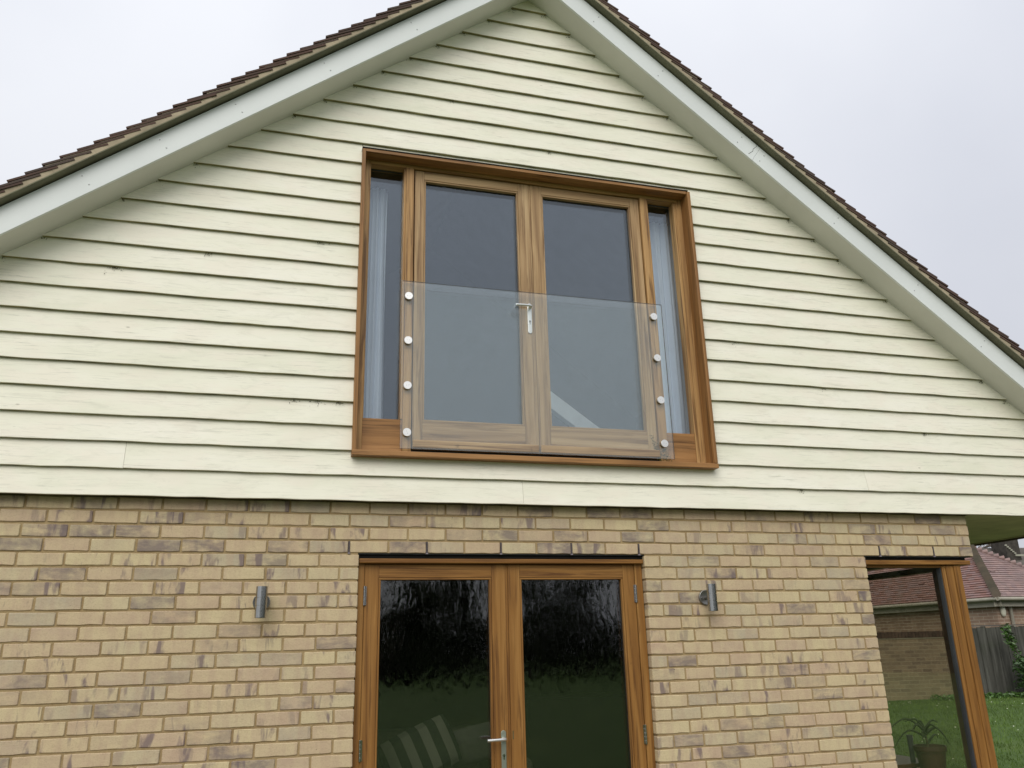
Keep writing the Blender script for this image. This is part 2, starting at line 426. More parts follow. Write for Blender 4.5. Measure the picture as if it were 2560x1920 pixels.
# ---- gable
AX, AZ, SL = 1.187, 4.125, .79
zr = lambda x: AZ - SL * abs(x - AX)
HW = 4.72
B0, EXP = .287, .1479
b = MB()     # backing behind the boards, left open at the window
b.prism([(AX-4.85, .293), (-.01, .293), (-.01, zr(-.01)), (AX-4.85, .293 + .01)], -.05, .08)
b.prism([(2.345, .293), (AX+4.85, .293), (AX+4.85, .303), (2.345, zr(2.345))], -.05, .08)
b.prism([(-.01, 2.6), (2.345, 2.6), (2.345, zr(2.345)), (AX, AZ), (-.01, zr(-.01))], -.05, .08)
b.box(-.01, 2.345, -.05, .08, .293, .548)
clad = b.build('gable_boarding', darkM, house)
OX0, OX1, OZ0, OZ1 = -.008, 2.349, .552, 2.6
def board(xa0, xa1, xb0, xb1, z0, z1, yb=None):
    """bottom edge xa0..xb0 at z0, top edge xa1..xb1 at z1"""
    n = max(2, int((xb0 - xa0) / .13)); m_ = MB(); y0, y1, th = -.073, -.052, .0208
    if yb: y1 = yb
    rj = [R.uniform(-.0018, .0018) for _ in range(n + 1)]; ry = [R.uniform(-.0012, .0012) for _ in range(n + 1)]
    for i in range(n + 1):
        t = i / n; xb_ = xa0 + (xb0 - xa0) * t; xt = xa1 + (xb1 - xa1) * t
        m_.v += [(xb_, y0 + .0015 + ry[i], z0 + rj[i]), (xb_, y0 + ry[i], z0 + .003 + rj[i]), (xt, y1, z1), (xt, y1 + th, z1), (xb_, y0 + th, z0 + rj[i])]
    for i in range(n):
        a = i * 5; c = a + 5
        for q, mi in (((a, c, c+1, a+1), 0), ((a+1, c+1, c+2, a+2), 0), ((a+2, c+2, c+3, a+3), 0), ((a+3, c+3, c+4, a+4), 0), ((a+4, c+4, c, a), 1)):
            m_.f.append(q); m_.m.append(mi)
    m_.f.append((0, 1, 2, 3, 4)); m_.m.append(0); e = n * 5; m_.f.append((e+4, e+3, e+2, e+1, e)); m_.m.append(0)
    return m_.build('board', [boardM, algaeM], clad)
joints = {0: [1.03], 1: [-1.224, 3.53], 5: [], 14: []}
zb = lambda n: B0 + .1482 * min(n, 10) + .1499 * max(0, n - 10)
row = 0; z = B0
while z < AZ - .03:
    z1 = min(zb(row + 1), AZ - .004)
    w0, w1 = (AZ - z) / SL, max(.005, (AZ - z1) / SL)
    w0 = min(w0, HW + .02); w1 = min(w1, HW + .02)
    zz0 = z
    def seg(xs):      # xs: list of interval ends
        for s, e in zip(xs[:-1], xs[1:]):
            lo = s[0] == 'rake'; hi = e[0] == 'rake'
            xa0 = AX - w0 if lo else s[1] + .0008; xa1 = AX - w1 if lo else s[1] + .0008
            xb0 = AX + w0 if hi else e[1] - .0008; xb1 = AX + w1 if hi else e[1] - .0008
            yield xa0, xa1, xb0, xb1
    if z < OZ1 and z1 > OZ0 + .02 and not (z < OZ0):
        for xs in ([('rake',), ('x', OX0)], [('x', OX1), ('rake',)]):
            for q in seg(xs): board(*q, z, z1)
        if z1 > OZ1:      # narrow strip above the window head
            board(OX0 + .002, OX0 + .002, OX1 - .002, OX1 - .002, OZ1 - .006, z1)
    else:
        xs = [('rake',)] + [('x', j) for j in joints.get(row, [])] + [('rake',)]
        for q in seg(xs): board(*q, z, z1)
    row += 1; z = zb(row)
boxo('drip_closure', (AX - 4.7, AX + 4.7, -.05, 0.02, .294, .30), algaeM, house, 0)
# soffits, barge boards, roof
TOPW = .182      # vertical depth of the barge board
SW = math.sqrt(1 + SL * SL); ang = math.atan(SL)
def slopebox(sgn, u0, u1, y0, y1, n0, n1, mb, mi=0):
    """box laid along a rake. u = distance down the slope from the apex, n = height above the soffit plane, square to it"""
    def P(u, y, n):
        return (AX + sgn * (u * math.cos(ang) + n * math.sin(ang)), y, AZ - u * math.sin(ang) + n * math.cos(ang))
    pts = [P(u0 if i in (0, 3, 4, 7) else u1, y, n) for i, (y, n) in enumerate([(y0,n0),(y0,n0),(y1,n0),(y1,n0),(y0,n1),(y0,n1),(y1,n1),(y1,n1)])]
    b0 = len(mb.v); mb.v += pts
    fs = [(3,2,1,0),(4,5,6,7),(0,1,5,4),(2,3,7,6),(1,2,6,5),(3,0,4,7)]
    if sgn < 0: fs = [f[::-1] for f in fs]
    for f in fs: mb.f.append(tuple(b0 + i for i in f)); mb.m.append(mi)
def rakeprism(sgn, lo, hi, y0, y1, xe, mb, mi=0, x0=None):
    """board along the rake, mitred plumb at the apex; lo/hi = vertical offsets from the soffit line"""
    a = AX if x0 is None else x0
    pts = [(a, zr(a) + lo), (xe, zr(xe) + lo), (xe, zr(xe) + hi), (a, zr(a) + hi)]
    if sgn < 0: pts = pts[::-1]
    mb.prism(pts, y0, y1, mi)
UE = HW * SW
for sgn in (-1, 1):
    jx = [AX, AX + sgn * 4.9] if sgn < 0 else [AX, 2.809, AX + 4.9]
    for i in range(len(jx) - 1):
        b = MB(); a0 = jx[i] + (sgn * .001 if i else 0)
        dj = 0.084 if sgn > 0 else 0      # joints are cut square to the slope
        ta, te = (a0 + (dj if i else 0)), jx[i+1] + (dj if i + 2 < len(jx) else 0)
        pts = [(a0, zr(a0) - .002), (jx[i+1], zr(jx[i+1]) - .002), (te, zr(te) + TOPW), (ta, zr(ta) + TOPW)]
        if sgn < 0: pts = pts[::-1]
        b.prism(pts, -.270, -.252)
        bo = b.build('barge_board', whiteM, house, bevel=.0015)
        for s_ in range(0, 9):
            xx = {-1: [.724-.0, .25, -.31, -.825, -1.228, -1.608, -2.1, -2.6], 1: [1.68, 2.165, 2.765, 2.934, 3.5, 4.113, 4.625, 5.2]}[sgn]
            if s_ >= len(xx): break
            x_ = xx[s_]
            if not (min(jx[i], jx[i+1]) < x_ < max(jx[i], jx[i+1])): continue
            for dz, dx in ((.135, sgn*-.02), (.052, sgn*-.02 + (.042 if sgn < 0 else -.042))):
                c = MB(); c.lathe([(.0048, 0), (.0048, .0015), (.003, .0032)], (x_ + dx, -.2701, zr(x_ + dx) + dz), 'y', 10)
                c.build('screw', simple('screw_cap', (.45, .46, .46), .35, .3) if 'screwm' not in cache else cache['screwm'], bo)
                cache.setdefault('screwm', bpy.data.materials['screw_cap'])
    b = MB(); rakeprism(sgn, 0, .01, -.2515, -.045, AX + sgn * 4.72, b); b.build('soffit', soffM, house)
    b = MB(); rakeprism(sgn, TOPW + .012, TOPW + .02, -.325, 0.0, AX + sgn * 4.95, b)
    b.build('undercloak', ucM, house)
    # verge mortar
    b = MB(); cz = (TOPW + .02) * math.cos(ang)
    roof = None
    N0 = 0
    rb = MB(); rakeprism(sgn, TOPW + .06, TOPW + .085, -.15, 6.0, AX + sgn * 4.95, rb)
    roof = rb.build('roof', tileM, house)
    mo = MB(); u = .0
    nb = cz
    for i in range(126):
        u0 = i * .05 + .02; h = .030 + R.uniform(-.004, .004)
        slopebox(sgn, u0, u0 + .0505, -.3225 - R.uniform(0, .0015), -.2, nb + .0005, nb + h, mo)
    mo.build('verge_mortar', verM, roof)
    tb = MB(); tb.box(0, .265, -.0, .165, 0, .012)
    tme = tb.mesh('roof_tile', tileM)
    mo2 = MB(); tilt = math.asin(.178)
    for i in range(62):
        u = .04 + i * .1 + R.uniform(-.003, .003)
        o = bpy.data.objects.new('roof_tile', tme); COL.objects.link(o); o.parent = roof
        n = nb + .017
        px = AX + sgn * (u * math.cos(ang) + n * math.sin(ang)); pz = AZ - u * math.sin(ang) + n * math.cos(ang)
        # local +x runs down the slope, tail lifted
        a = -ang + tilt + R.uniform(-.012, .012)
        M_ = Matrix(((math.cos(a) * sgn, 0, -math.sin(a) * sgn), (0, 1, 0), (math.sin(a), 0, math.cos(a)))).transposed()
        X_ = Vector((math.cos(a) * sgn, 0, math.sin(a))); Z_ = Vector((-math.sin(a) * sgn, 0, math.cos(a)))
        Mm = Matrix(((X_.x, 0, Z_.x, px), (0, 1, 0, -.328 + R.uniform(-.004, .004)), (X_.z, 0, Z_.z, pz), (0, 0, 0, 1)))
        o.matrix_world = Mm
        k_ = MB(); k_.box(.02, .243 + R.uniform(-.012, .01), 0, .12, -.0068, -.0002)
        b0 = len(mo2.v); M3 = Matrix(((X_.x, 0, Z_.x, px), (0, 1, 0, -.3222), (X_.z, 0, Z_.z, pz), (0, 0, 0, 1)))
        mo2.v += [tuple(M3 @ Vector(q_)) for q_ in k_.v]; mo2.f += [tuple(b0 + i_ for i_ in f_) for f_ in k_.f]; mo2.m += k_.m
    mo2.build('verge_mortar', verM, roof)
    rest_t = MB()
    for i in range(62):
        for c_ in range(1, 14):
            u = .04 + i * .1; y = -.328 + c_ * .167 - (.083 if i % 2 else 0)
            slopebox(sgn, u + .12, u + .265, y, y + .165, nb + .052, nb + .066, rest_t)
    ob = rest_t.build('roof_tile', tileM, roof, kind='stuff')
ck = MB(); ck.tube([(x_, -.2705, z_) for x_, z_ in [(2.868, 2.981), (2.861, 2.967), (2.83, 2.94), (2.824, 2.921), (2.785, 2.892)]], .0016, 4)
ck.build('crack', darkM, house)
rd = MB(); rd.tube([(AX, -.33, AZ + TOPW + .05), (AX, 6, AZ + TOPW + .05)], .1, 12); rd.build('ridge_tile', tileM, house, smooth=True)
# eaves soffit beyond the corner
b = MB(); b.box(XR + .001, AX + 4.70, -.05, 6.0, .289, .30); b.build('eaves_soffit', eaveM, house)
b = MB(); b.box(AX + 4.70, AX + 4.72, -.05, 6.0, .282, .46); b.build('eaves_fascia', eaveM, house)
b = MB(); b.box(AX - 4.70, XL - .001, -.05, 6.0, .289, .30); b.box(AX - 4.72, AX - 4.70, -.05, 6.0, .282, .46); b.build('eaves_soffit', eaveM, house)
b = MB(); b.tube([(4.95, .005, .2875), (5.25, .012, .2878)], .0035, 6); b.build('soffit_joint_strip', soffM, house)

# ---- gable window (oak liner, side lights, pair of glazed doors)
win = MB(); win.box(-.012, .011, -.112, .09, .577, 2.605)
wf = win.build('window_frame', woodD, house, bevel=.002)
boxo('liner', (2.327, 2.351, -.125, .09, .577, 2.598), woodD, wf, .003)
boxo('liner', (.0112, 2.3268, -.112, .09, 2.583, 2.606), woodR, wf, .002)
lf = MB(); lf.box(-.0135, 2.34, -.116, .0, 2.6062, 2.613); lf.build('head_flashing', darkM, wf)
boxo('sill', (-.014, 2.357, -.122, .10, .545, .5768), woodR, wf, .003)
FY = -.02
boxo('jamb', (.0112, .050, FY, .085, .577, 2.5828), woodV, wf, .0025)
boxo('jamb', (2.285, 2.3268, FY, .085, .577, 2.5828), woodV, wf, .0025)
boxo('glazing_bead', (.0502, .0555, FY + .008, .06, .802, 2.556), woodV, wf)
boxo('glazing_bead', (2.262, 2.2848, FY + .004, .055, .577, 2.556), woodV, wf, .003)
boxo('head', (.0502, 2.2848, FY, .085, 2.558, 2.5828), woodH, wf, .0025)
for x0, x1, bx0, bx1 in ((.291, .3435, .277, .2908), (1.993, 2.0505, 2.0507, 2.058)):
    boxo('mullion', (x0, x1, FY - .004, .085, .577, 2.5578), woodV, wf, .003)
    boxo('glazing_bead', (bx0, bx1, FY + .006, .06, .802, 2.556), woodV, wf)
boxo('side_panel', (.0502, .2908, FY + .012, .07, .577, .800), woodR, wf, .002)
boxo('side_panel', (2.0507, 2.2618, FY + .012, .07, .577, .800), woodR, wf, .002)
def glazed(parent, x0, x1, z0, z1, y, mat, gap=.022):
    """double-glazed unit: two sheets with a spacer between"""
    for i, yy in enumerate((y, y + gap)):
        p_ = MB(); p_.face([(x0, yy, z0), (x1, yy, z0), (x1, yy, z1), (x0, yy, z1)]); p_.build('pane', mat, parent)
    s_ = MB(); w_ = .006
    s_.box(x0, x0 + w_, y + .003, y + gap - .003, z0, z1); s_.box(x1 - w_, x1, y + .003, y + gap - .003, z0, z1)
    s_.box(x0 + w_, x1 - w_, y + .003, y + gap - .003, z0, z0 + w_); s_.box(x0 + w_, x1 - w_, y + .003, y + gap - .003, z1 - w_, z1)
    s_.build('spacer', gaskM, parent)
glazed(wf, .05, .29, .80, 2.56, .045, paneM)
glazed(wf, 2.051, 2.285, .80, 2.56, .045, paneM)
b = MB(); b.box(.345, 1.99, -.004, .08, .578, .612); b.build('threshold_gap', darkM, wf)
DY = -.008
def leaf(name, x0, x1, z0, z1, st_l, st_r, rail_t, rail_b, y, th, mv, mh, pane, wb=None):
    """door leaf: upright stiles form the leaf, rails, beads and panes are its children"""
    s_ = MB(); s_.box(x0, x0 + st_l, y, y + th, z0, z1); s_.box(x1 - st_r, x1, y, y + th, z0, z1)
    d = s_.build(name, mv, house, bevel=.002)
    gx0, gx1, gz0, gz1 = x0 + st_l, x1 - st_r, z0 + rail_b, z1 - rail_t
    boxo('rail', (gx0 + .0006, gx1 - .0006, y + .0004, y + th, gz1, z1), mh, d, .0018)
    boxo('rail', (gx0 + .0006, gx1 - .0006, y + .0004, y + th, z0, gz0), mh, d, .0018)
    bw = .0125; e = .0012
    boxo('glazing_bead', (gx0 + e, gx0 + bw, y + .003, y + .03, gz0 + bw, gz1 - bw), mv, d, .0025)
    boxo('glazing_bead', (gx1 - bw, gx1 - e, y + .003, y + .03, gz0 + bw, gz1 - bw), mv, d, .0025)
    boxo('glazing_bead', (gx0 + e, gx1 - e, y + .003, y + .03, gz1 - bw, gz1 - e), mh, d, .0025)
    boxo('glazing_bead', (gx0 + e, gx1 - e, y + .003, y + .03, gz0 + e, gz0 + bw), mh, d, .0025)
    glazed(d, gx0 + .004, gx1 - .004, gz0 + .004, gz1 - .004, y + .028, pane)
    if wb:
        w_ = MB(); w_.prism([(x0, wb[0]), (x1, wb[0]), (x1, wb[1]), (x0, wb[1])], y - .03, y - .0005)
        w_.build('weather_board', mh, d, bevel=.006)
    return d
dl = leaf('door', .352, 1.152, .618, 2.552, .062, .077, .062, .178, DY, .055, leafV, leafH, paneM, (.622, .672))
dr = leaf('door', 1.1655, 1.986, .618, 2.552, .077, .067, .062, .178, DY, .055, leafV, leafH, paneM, (.622, .672))
boxo('astragal', (1.1528, 1.1648, DY + .004, DY + .04, .622, 2.55), leafV, dl, .003)

def lever(parent, x, ztop, y, plate, lever_dir=-1, L=.105, H=.215, w=.0285, zoff=.036, mp=chromeM):
    """lock plate with rounded ends, lever and key cylinder"""
    def capsule(mb, x, z0, z1, w, y0, y1):
        r = w / 2; pts = []
        for k in range(9): t = math.pi + math.pi * k / 8; pts.append((x + r * math.cos(t), z0 + r + r * math.sin(t)))
        for k in range(9): t = math.pi * k / 8; pts.append((x + r * math.cos(t), z1 - r + r * math.sin(t)))
        mb.prism(pts, y0, y1)
    h = MB(); capsule(h, x, ztop - H, ztop, w, y - .008, y); po = h.build('lock_plate', plate, parent, bevel=.002)
    zc = ztop - zoff
    v = MB(); v.tube([(x, y - .006, zc), (x, y - .03, zc), (x, y - .042, zc), (x - .006, y - .049, zc + .001), (x - .02, y - .053, zc + .001), (x - .06, y - .055, zc), (x - L, y - .053, zc - .001)],
                     [.0105, .0105, .010, .009, .0085, .008, .0085], 14)
    v.build('lever_handle', mp, parent, smooth=True)
    k_ = MB(); zc2 = ztop - .13
    k_.lathe([(.0075, 0), (.0075, .003)], (x, y - .0082, zc2), 'y', 16); k_.box(x - .004, x + .004, y - .0112, y - .0082, zc2 - .021, zc2 - .004)
    k_.build('key_cylinder', steelM, parent)
    s2 = MB(); s2.box(x - .001, x + .001, y - .0118, y - .0113, zc2 - .004, zc2 + .004); s2.build('keyhole', darkM, parent)
lever(dl, 1.127, 1.645, DY, capM)

# ---- curtains, beam and room behind the gable window
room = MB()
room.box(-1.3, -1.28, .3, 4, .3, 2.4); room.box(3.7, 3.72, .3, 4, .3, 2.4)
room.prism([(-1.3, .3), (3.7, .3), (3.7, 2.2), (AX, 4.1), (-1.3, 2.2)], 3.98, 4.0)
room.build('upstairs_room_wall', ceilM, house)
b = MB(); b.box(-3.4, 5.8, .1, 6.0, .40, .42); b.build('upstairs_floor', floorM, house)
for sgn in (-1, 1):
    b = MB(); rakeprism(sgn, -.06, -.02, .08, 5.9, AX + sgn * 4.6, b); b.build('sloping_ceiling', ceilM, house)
def curtain(x0, x1, z0, z1, y, folds, seed, label, mat):
    r = random.Random(seed); m_ = MB(); nx = folds * 8; nz_ = 12; ph = r.uniform(0, 6)
    for j in range(nz_ + 1):
        for i in range(nx + 1):
            t = i / nx; s_ = j / nz_
            a = .022 * (1 - .35 * s_)
            m_.v.append((x0 + (x1 - x0) * t + .006 * math.sin(t * 9 + s_ * 3), y + a * math.sin(t * folds * 6.283 + ph + .5 * math.sin(s_ * 2.5 + t * 5)) + .01 * math.sin(t * folds * 13 + ph), z0 + (z1 - z0) * s_))
    for j in range(nz_):
        for i in range(nx):
            q = j * (nx + 1) + i; m_.f.append((q, q + 1, q + nx + 2, q + nx + 1)); m_.m.append(0)
    o = m_.build('curtain', mat, smooth=True); sd_ = o.modifiers.new('thick', 'SOLIDIFY'); sd_.thickness = .003
    tag(o, label, 'curtain', 'curtains behind the gable window'); return o
curM = simple('pale_curtain', (.66, .70, .76), .9, var=.04, scale=3)
curtain(.02, .20, .62, 2.5, .20, 3, 3, 'pale curtain hanging behind the left side light of the gable window', curM)
curtain(2.13, 2.42, .62, 2.5, .20, 4, 5, 'pale pleated curtain behind the right side light of the gable window', curM)
b = MB(); b.prism([(1.52, 1.375), (2.10, .96), (2.10, 1.105), (1.52, 1.52)], 1.15, 1.22)
tag(b.build('sloping_beam', simple('white_paint', (.82, .82, .80), .5), None), 'white sloping beam seen inside through the right gable door pane', 'beam')

# ---- glass balustrade
bal = empty('glass_balustrade', (1.18, -.045, .61)); bal.location = (0, 0, 0)
tag(bal, 'frameless glass safety screen bolted across the gable doors with round steel caps', 'balustrade')
gx0, gx1, gz0, gz1, gy = .274, 2.083, .612, 1.712, -.045
g = MB()
g.face([(gx0, gy, gz0), (gx1, gy, gz0), (gx1, gy, gz1), (gx0, gy, gz1)]); g.face([(gx1, gy + .01, gz0), (gx0, gy + .01, gz0), (gx0, gy + .01, gz1), (gx1, gy + .01, gz1)])
g.face([(gx0, gy, gz1), (gx1, gy, gz1), (gx1, gy + .01, gz1), (gx0, gy + .01, gz1)], 1)
g.face([(gx0, gy, gz0), (gx0, gy + .01, gz0), (gx1, gy + .01, gz0), (gx1, gy, gz0)], 1)
g.face([(gx0, gy, gz0), (gx0, gy, gz1), (gx0, gy + .01, gz1), (gx0, gy + .01, gz0)], 1)
g.face([(gx1, gy, gz0), (gx1, gy + .01, gz0), (gx1, gy + .01, gz1), (gx1, gy, gz1)], 1)
g.build('glass_panel', [sheetM, edgeM], bal)
c = MB(); c.lathe([(.0225, 0), (.0225, .004)], (0, gy - .001, 0), 'y', 28, 1); c.lathe([(.0255, .004), (.0255, .0122), (.0244, .0135)], (0, gy - .001, 0), 'y', 28)
c.lathe([(.0015, .0132), (.0015, .0138)], (0.002, gy - .001, .007), 'y', 8, 1); c.lathe([(.0015, .0132), (.0015, .0138)], (-.001, gy - .001, -.008), 'y', 8, 1)
cme = c.mesh('standoff_cap', [capM, darkM])
sh = MB(); sh.lathe([(.019, 0), (.019, .022)], (0, gy + .033, 0), 'y', 20); shm = sh.mesh('standoff_spacer', steelM)
for x, zs in ((.314, (1.604, 1.302, 1.007, .710)), (2.013, (1.612, 1.309, 1.010, .712))):
    for z in zs:
        o = bpy.data.objects.new('standoff', cme); COL.objects.link(o); o.parent = bal; o.location = (x, 0, z); o.rotation_euler = (0, R.uniform(0, 6), 0)
        q = bpy.data.objects.new('spacer', shm); COL.objects.link(q); q.parent = o
# small climber / moss at the foot of the right-hand mullion
lfM = simple('dry_moss', (.10, .085, .03), .95, var=.4)
ms = MB(); r = random.Random(4)
for i in range(260):
    t = r.random(); x = 1.985 + r.gauss(0, .012) + (.0 if t < .5 else r.uniform(-.01, .07)); zz = .600 + abs(r.gauss(0, .055)) if t > .5 else .60 + r.uniform(0, .17)
    if t <= .5: x = 1.985 - (zz - .6) * .28 + r.gauss(0, .007)
    s_ = r.uniform(.002, .005); a = r.uniform(0, 3.1)
    dx, dz = s_ * math.cos(a), s_ * math.sin(a); y = gy + .013 + r.uniform(0, .006)
    ms.face([(x - dx, y, zz - dz), (x + dz * .5, y - .001, zz - dx * .5), (x + dx, y, zz + dz), (x - dz * .5, y + .002, zz + dx * .5)])
tag(ms.build('moss', lfM), 'brown moss and root marks at the lower right corner of the glass screen', 'moss', kind='stuff')

# ---- lower french doors
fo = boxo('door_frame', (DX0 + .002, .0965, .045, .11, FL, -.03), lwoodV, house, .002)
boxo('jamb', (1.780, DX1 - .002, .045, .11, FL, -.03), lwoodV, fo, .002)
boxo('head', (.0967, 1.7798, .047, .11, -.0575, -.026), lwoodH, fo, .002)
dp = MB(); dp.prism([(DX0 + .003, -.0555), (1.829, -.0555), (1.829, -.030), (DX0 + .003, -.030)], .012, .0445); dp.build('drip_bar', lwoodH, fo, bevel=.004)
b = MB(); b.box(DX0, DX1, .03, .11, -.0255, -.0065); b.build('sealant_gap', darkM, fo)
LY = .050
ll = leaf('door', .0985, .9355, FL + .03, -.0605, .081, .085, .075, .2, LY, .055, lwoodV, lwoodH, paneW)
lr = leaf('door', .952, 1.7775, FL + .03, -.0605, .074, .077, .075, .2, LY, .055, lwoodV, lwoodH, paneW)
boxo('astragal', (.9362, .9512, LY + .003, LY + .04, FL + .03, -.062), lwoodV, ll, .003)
def hinge(parent, x, z0, z1, y):
    n = 5; h = MB()
    for i in range(n):
        a = z0 + (z1 - z0) * i / n; e = z0 + (z1 - z0) * (i + 1) / n - .0012
        h.lathe([(.0058, a), (.0065, a + .001), (.0065, e - .001), (.0058, e)], (x, y, 0), 'z', 12)
    h.box(x - .012, x + .012, y + .004, y + .008, z0 + .002, z1 - .002)
    h.build('hinge', steelM, parent, smooth=False)
for z0, z1 in ((-.291, -.182), (-1.104, -.995), (-1.95, -1.841)):
    hinge(ll, .0985, z0, z1, LY - .008); hinge(lr, 1.779, z0, z1, LY - .008)
lever(ll, .904, -.985, LY, simple('green_grey_plate', (.30, .33, .27), .4, .6), mp=chromeM, zoff=.045)
boxo('strike', (.960, .9645, LY - .001, LY + .002, -1.035, -.99), steelM, lr, 0)
boxo('sill', (DX0, DX1, .02, .13, FL - .06, FL + .028), lwoodH, fo, .003)

# ---- corner window
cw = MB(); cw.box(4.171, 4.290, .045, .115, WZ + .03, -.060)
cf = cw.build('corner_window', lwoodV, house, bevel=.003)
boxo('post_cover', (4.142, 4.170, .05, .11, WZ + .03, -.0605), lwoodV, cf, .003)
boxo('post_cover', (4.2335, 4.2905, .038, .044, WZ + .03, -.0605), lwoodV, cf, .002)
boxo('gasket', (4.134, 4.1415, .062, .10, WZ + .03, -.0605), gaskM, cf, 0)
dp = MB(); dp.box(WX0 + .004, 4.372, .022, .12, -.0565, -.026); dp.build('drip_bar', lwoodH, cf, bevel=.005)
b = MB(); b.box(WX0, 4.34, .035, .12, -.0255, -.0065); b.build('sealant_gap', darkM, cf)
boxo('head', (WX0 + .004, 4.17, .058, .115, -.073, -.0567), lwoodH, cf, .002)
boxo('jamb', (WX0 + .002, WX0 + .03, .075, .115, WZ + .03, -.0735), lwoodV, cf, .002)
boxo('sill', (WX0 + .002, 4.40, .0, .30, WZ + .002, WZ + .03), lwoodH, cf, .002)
glazed(cf, WX0 + .028, 4.136, WZ + .03, -.07, .080, clearM, .02)
sideD = simple('dark_stained_side_frame', (.15, .09, .05), .6)
boxo('side_post', (4.20, 4.29, .118, .215, WZ + .03, -.062), sideD, cf, .002)
boxo('side_head', (4.22, 4.30, .2155, 3.2, -.085, -.045), sideD, cf, .002)
boxo('side_post', (4.22, 4.30, 3.201, 3.28, WZ + .03, -.062), sideD, cf, .002)
boxo('side_sill', (4.10, 4.40, .301, 3.2, WZ + .002, WZ + .03), lwoodH, cf, .002)
for yy in (4.25, 4.268):
    p_ = MB(); p_.face([(yy, .216, WZ + .031), (yy, 3.2, WZ + .031), (yy, 3.2, -.086), (yy, .216, -.086)]); p_.build('side_pane', clearM, cf)
# ---- downstairs rooms
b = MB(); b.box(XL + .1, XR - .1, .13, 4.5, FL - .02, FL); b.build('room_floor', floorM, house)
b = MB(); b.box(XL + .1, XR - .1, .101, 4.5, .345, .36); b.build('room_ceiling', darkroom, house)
b = MB(); b.box(2.55, 2.62, .115, 4.5, FL, .34); b.build('added_partition', simple('light_blocking_black', (.012, .012, .011), .95), house)  # added wall keeping the left room dark, near-black against sun patches
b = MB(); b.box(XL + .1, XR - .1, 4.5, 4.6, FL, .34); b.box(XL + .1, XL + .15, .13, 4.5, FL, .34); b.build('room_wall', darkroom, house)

# ================================================================== WALL LAMPS
def lamp(x, zc, label):
    L_ = empty('wall_lamp', (x, 0, zc)); tag(L_, label, 'wall lamp', 'up and down wall lamps beside the lower doors')
    p_ = MB(); p_.lathe([(.045, 0), (.046, .005), (.0455, .012), (.043, .014), (.041, .0125), (.012, .0125)], (0, -.002, 0), 'y', 32); p_.build('backplate', steelD, L_, smooth=True)
    for s_ in (-1, 1):
        q = MB(); q.lathe([(.0035, .0125), (.0035, .0155), (.002, .017)], (s_ * .030, -.002, -.003), 'y', 10); q.build('screw', steelM, L_)
    q = MB(); q.lathe([(.011, .014), (.011, .062)], (0, 0, -.003), 'y', 14); q.build('arm', steelD, L_)
    t_ = MB(); y = -.092; z0, z1 = -.087, .076; r_ = .0305
    t_.lathe([(r_ - .003, z0 + .012), (r_ - .003, z0), (r_, z0 + .0005), (r_, -.0266), (r_ - .004, -.0262), (r_ - .004, -.0238), (r_, -.0234), (r_, .0154), (r_ - .004, .0158), (r_ - .004, .0182), (r_, .0186), (r_, z1), (r_ - .003, z1), (r_ - .003, z1 - .012)], (0, y, 0), 'z', 32)
    t_.build('tube', steelM, L_, smooth=True)
    for zz in (z0 + .010, z1 - .010):
        d_ = MB(); d_.lathe([(r_ - .0035, 0), (r_ - .0035, .002)], (0, y, zz), 'z', 24); d_.build('lens', gaskM, L_)
    return L_
lamp(-.4615, -.269, 'round steel tube wall lamp on the brickwork left of the lower doors')
lamp(2.230, -.267, 'round steel tube wall lamp on the brickwork right of the lower doors')

# ================================================================== INSIDE
fabD = simple('dark_fabric', (.05, .05, .045), .95, bump=.4, scale=20)
sofaM = simple('beige_sofa_cloth', (.09, .085, .065), .95, bump=.4, scale=20)
def pillow(w, h, d, n=10, puff=.5):
    m_ = MB()
    for sgn in (1, -1):
        b0 = len(m_.v)
        for j in range(n + 1):
            for i in range(n + 1):
                u_, v_ = i / n * 2 - 1, j / n * 2 - 1
                e = (max(0, 1 - u_**4) * max(0, 1 - v_**4)) ** puff
                m_.v.append((u_ * w / 2 * (1 - .06 * v_ * v_), -sgn * d / 2 * e, v_ * h / 2 * (1 - .06 * u_ * u_)))
        for j in range(n):
            for i in range(n):
                q = b0 + j * (n + 1) + i; f = (q, q + 1, q + n + 2, q + n + 1)
                m_.f.append(f if sgn > 0 else f[::-1]); m_.m.append(0)
    return m_
sofa = empty('sofa', (.75, 1.2, FL)); tag(sofa, 'pale sofa dimly seen through the left lower door pane', 'sofa')
def sb(n, x0, x1, y0, y1, z0, z1, bv=.05):
    b = MB(); b.box(x0, x1, y0, y1, z0, z1); o = b.build(n, sofaM, sofa, bevel=bv); o.modifiers['bevel'].segments = 4; return o
sb('seat', -.75, .35, -.45, .2, .18, .72); sb('backrest', -.75, .35, .2, .42, .1, 1.0); sb('armrest', -.95, -.76, -.45, .42, .1, .85); sb('armrest', .36, .55, -.45, .42, .1, .85)
for x in (-.9, .5):
    for y in (-.4, .36): boxo('leg', (x - .03, x + .03, y - .03, y + .03, 0, .1), darkM, sofa)
t = NT('striped_cloth'); w = t.N('ShaderNodeTexWave', wave_type='BANDS', bands_direction='X'); w.inputs['Scale'].default_value = 2.7; w.inputs['Distortion'].default_value = 0
t.L(t.vec(), w.inputs['Vector']); t.color(t.ramp(w.outputs[0], (.48, (.02, .025, .02)), (.53, (.15, .15, .125)))); t.p.inputs['Roughness'].default_value = .9; stripeM = t.mat
cu_ = pillow(.48, .31, .14).build('cushion', stripeM, smooth=True); cu_.location = (.525, .62, -1.14); cu_.rotation_euler = (math.radians(-14), math.radians(-22), math.radians(6))
tag(cu_, 'cushion with wide black and cream stripes leaning on the sofa indoors', 'cushion')
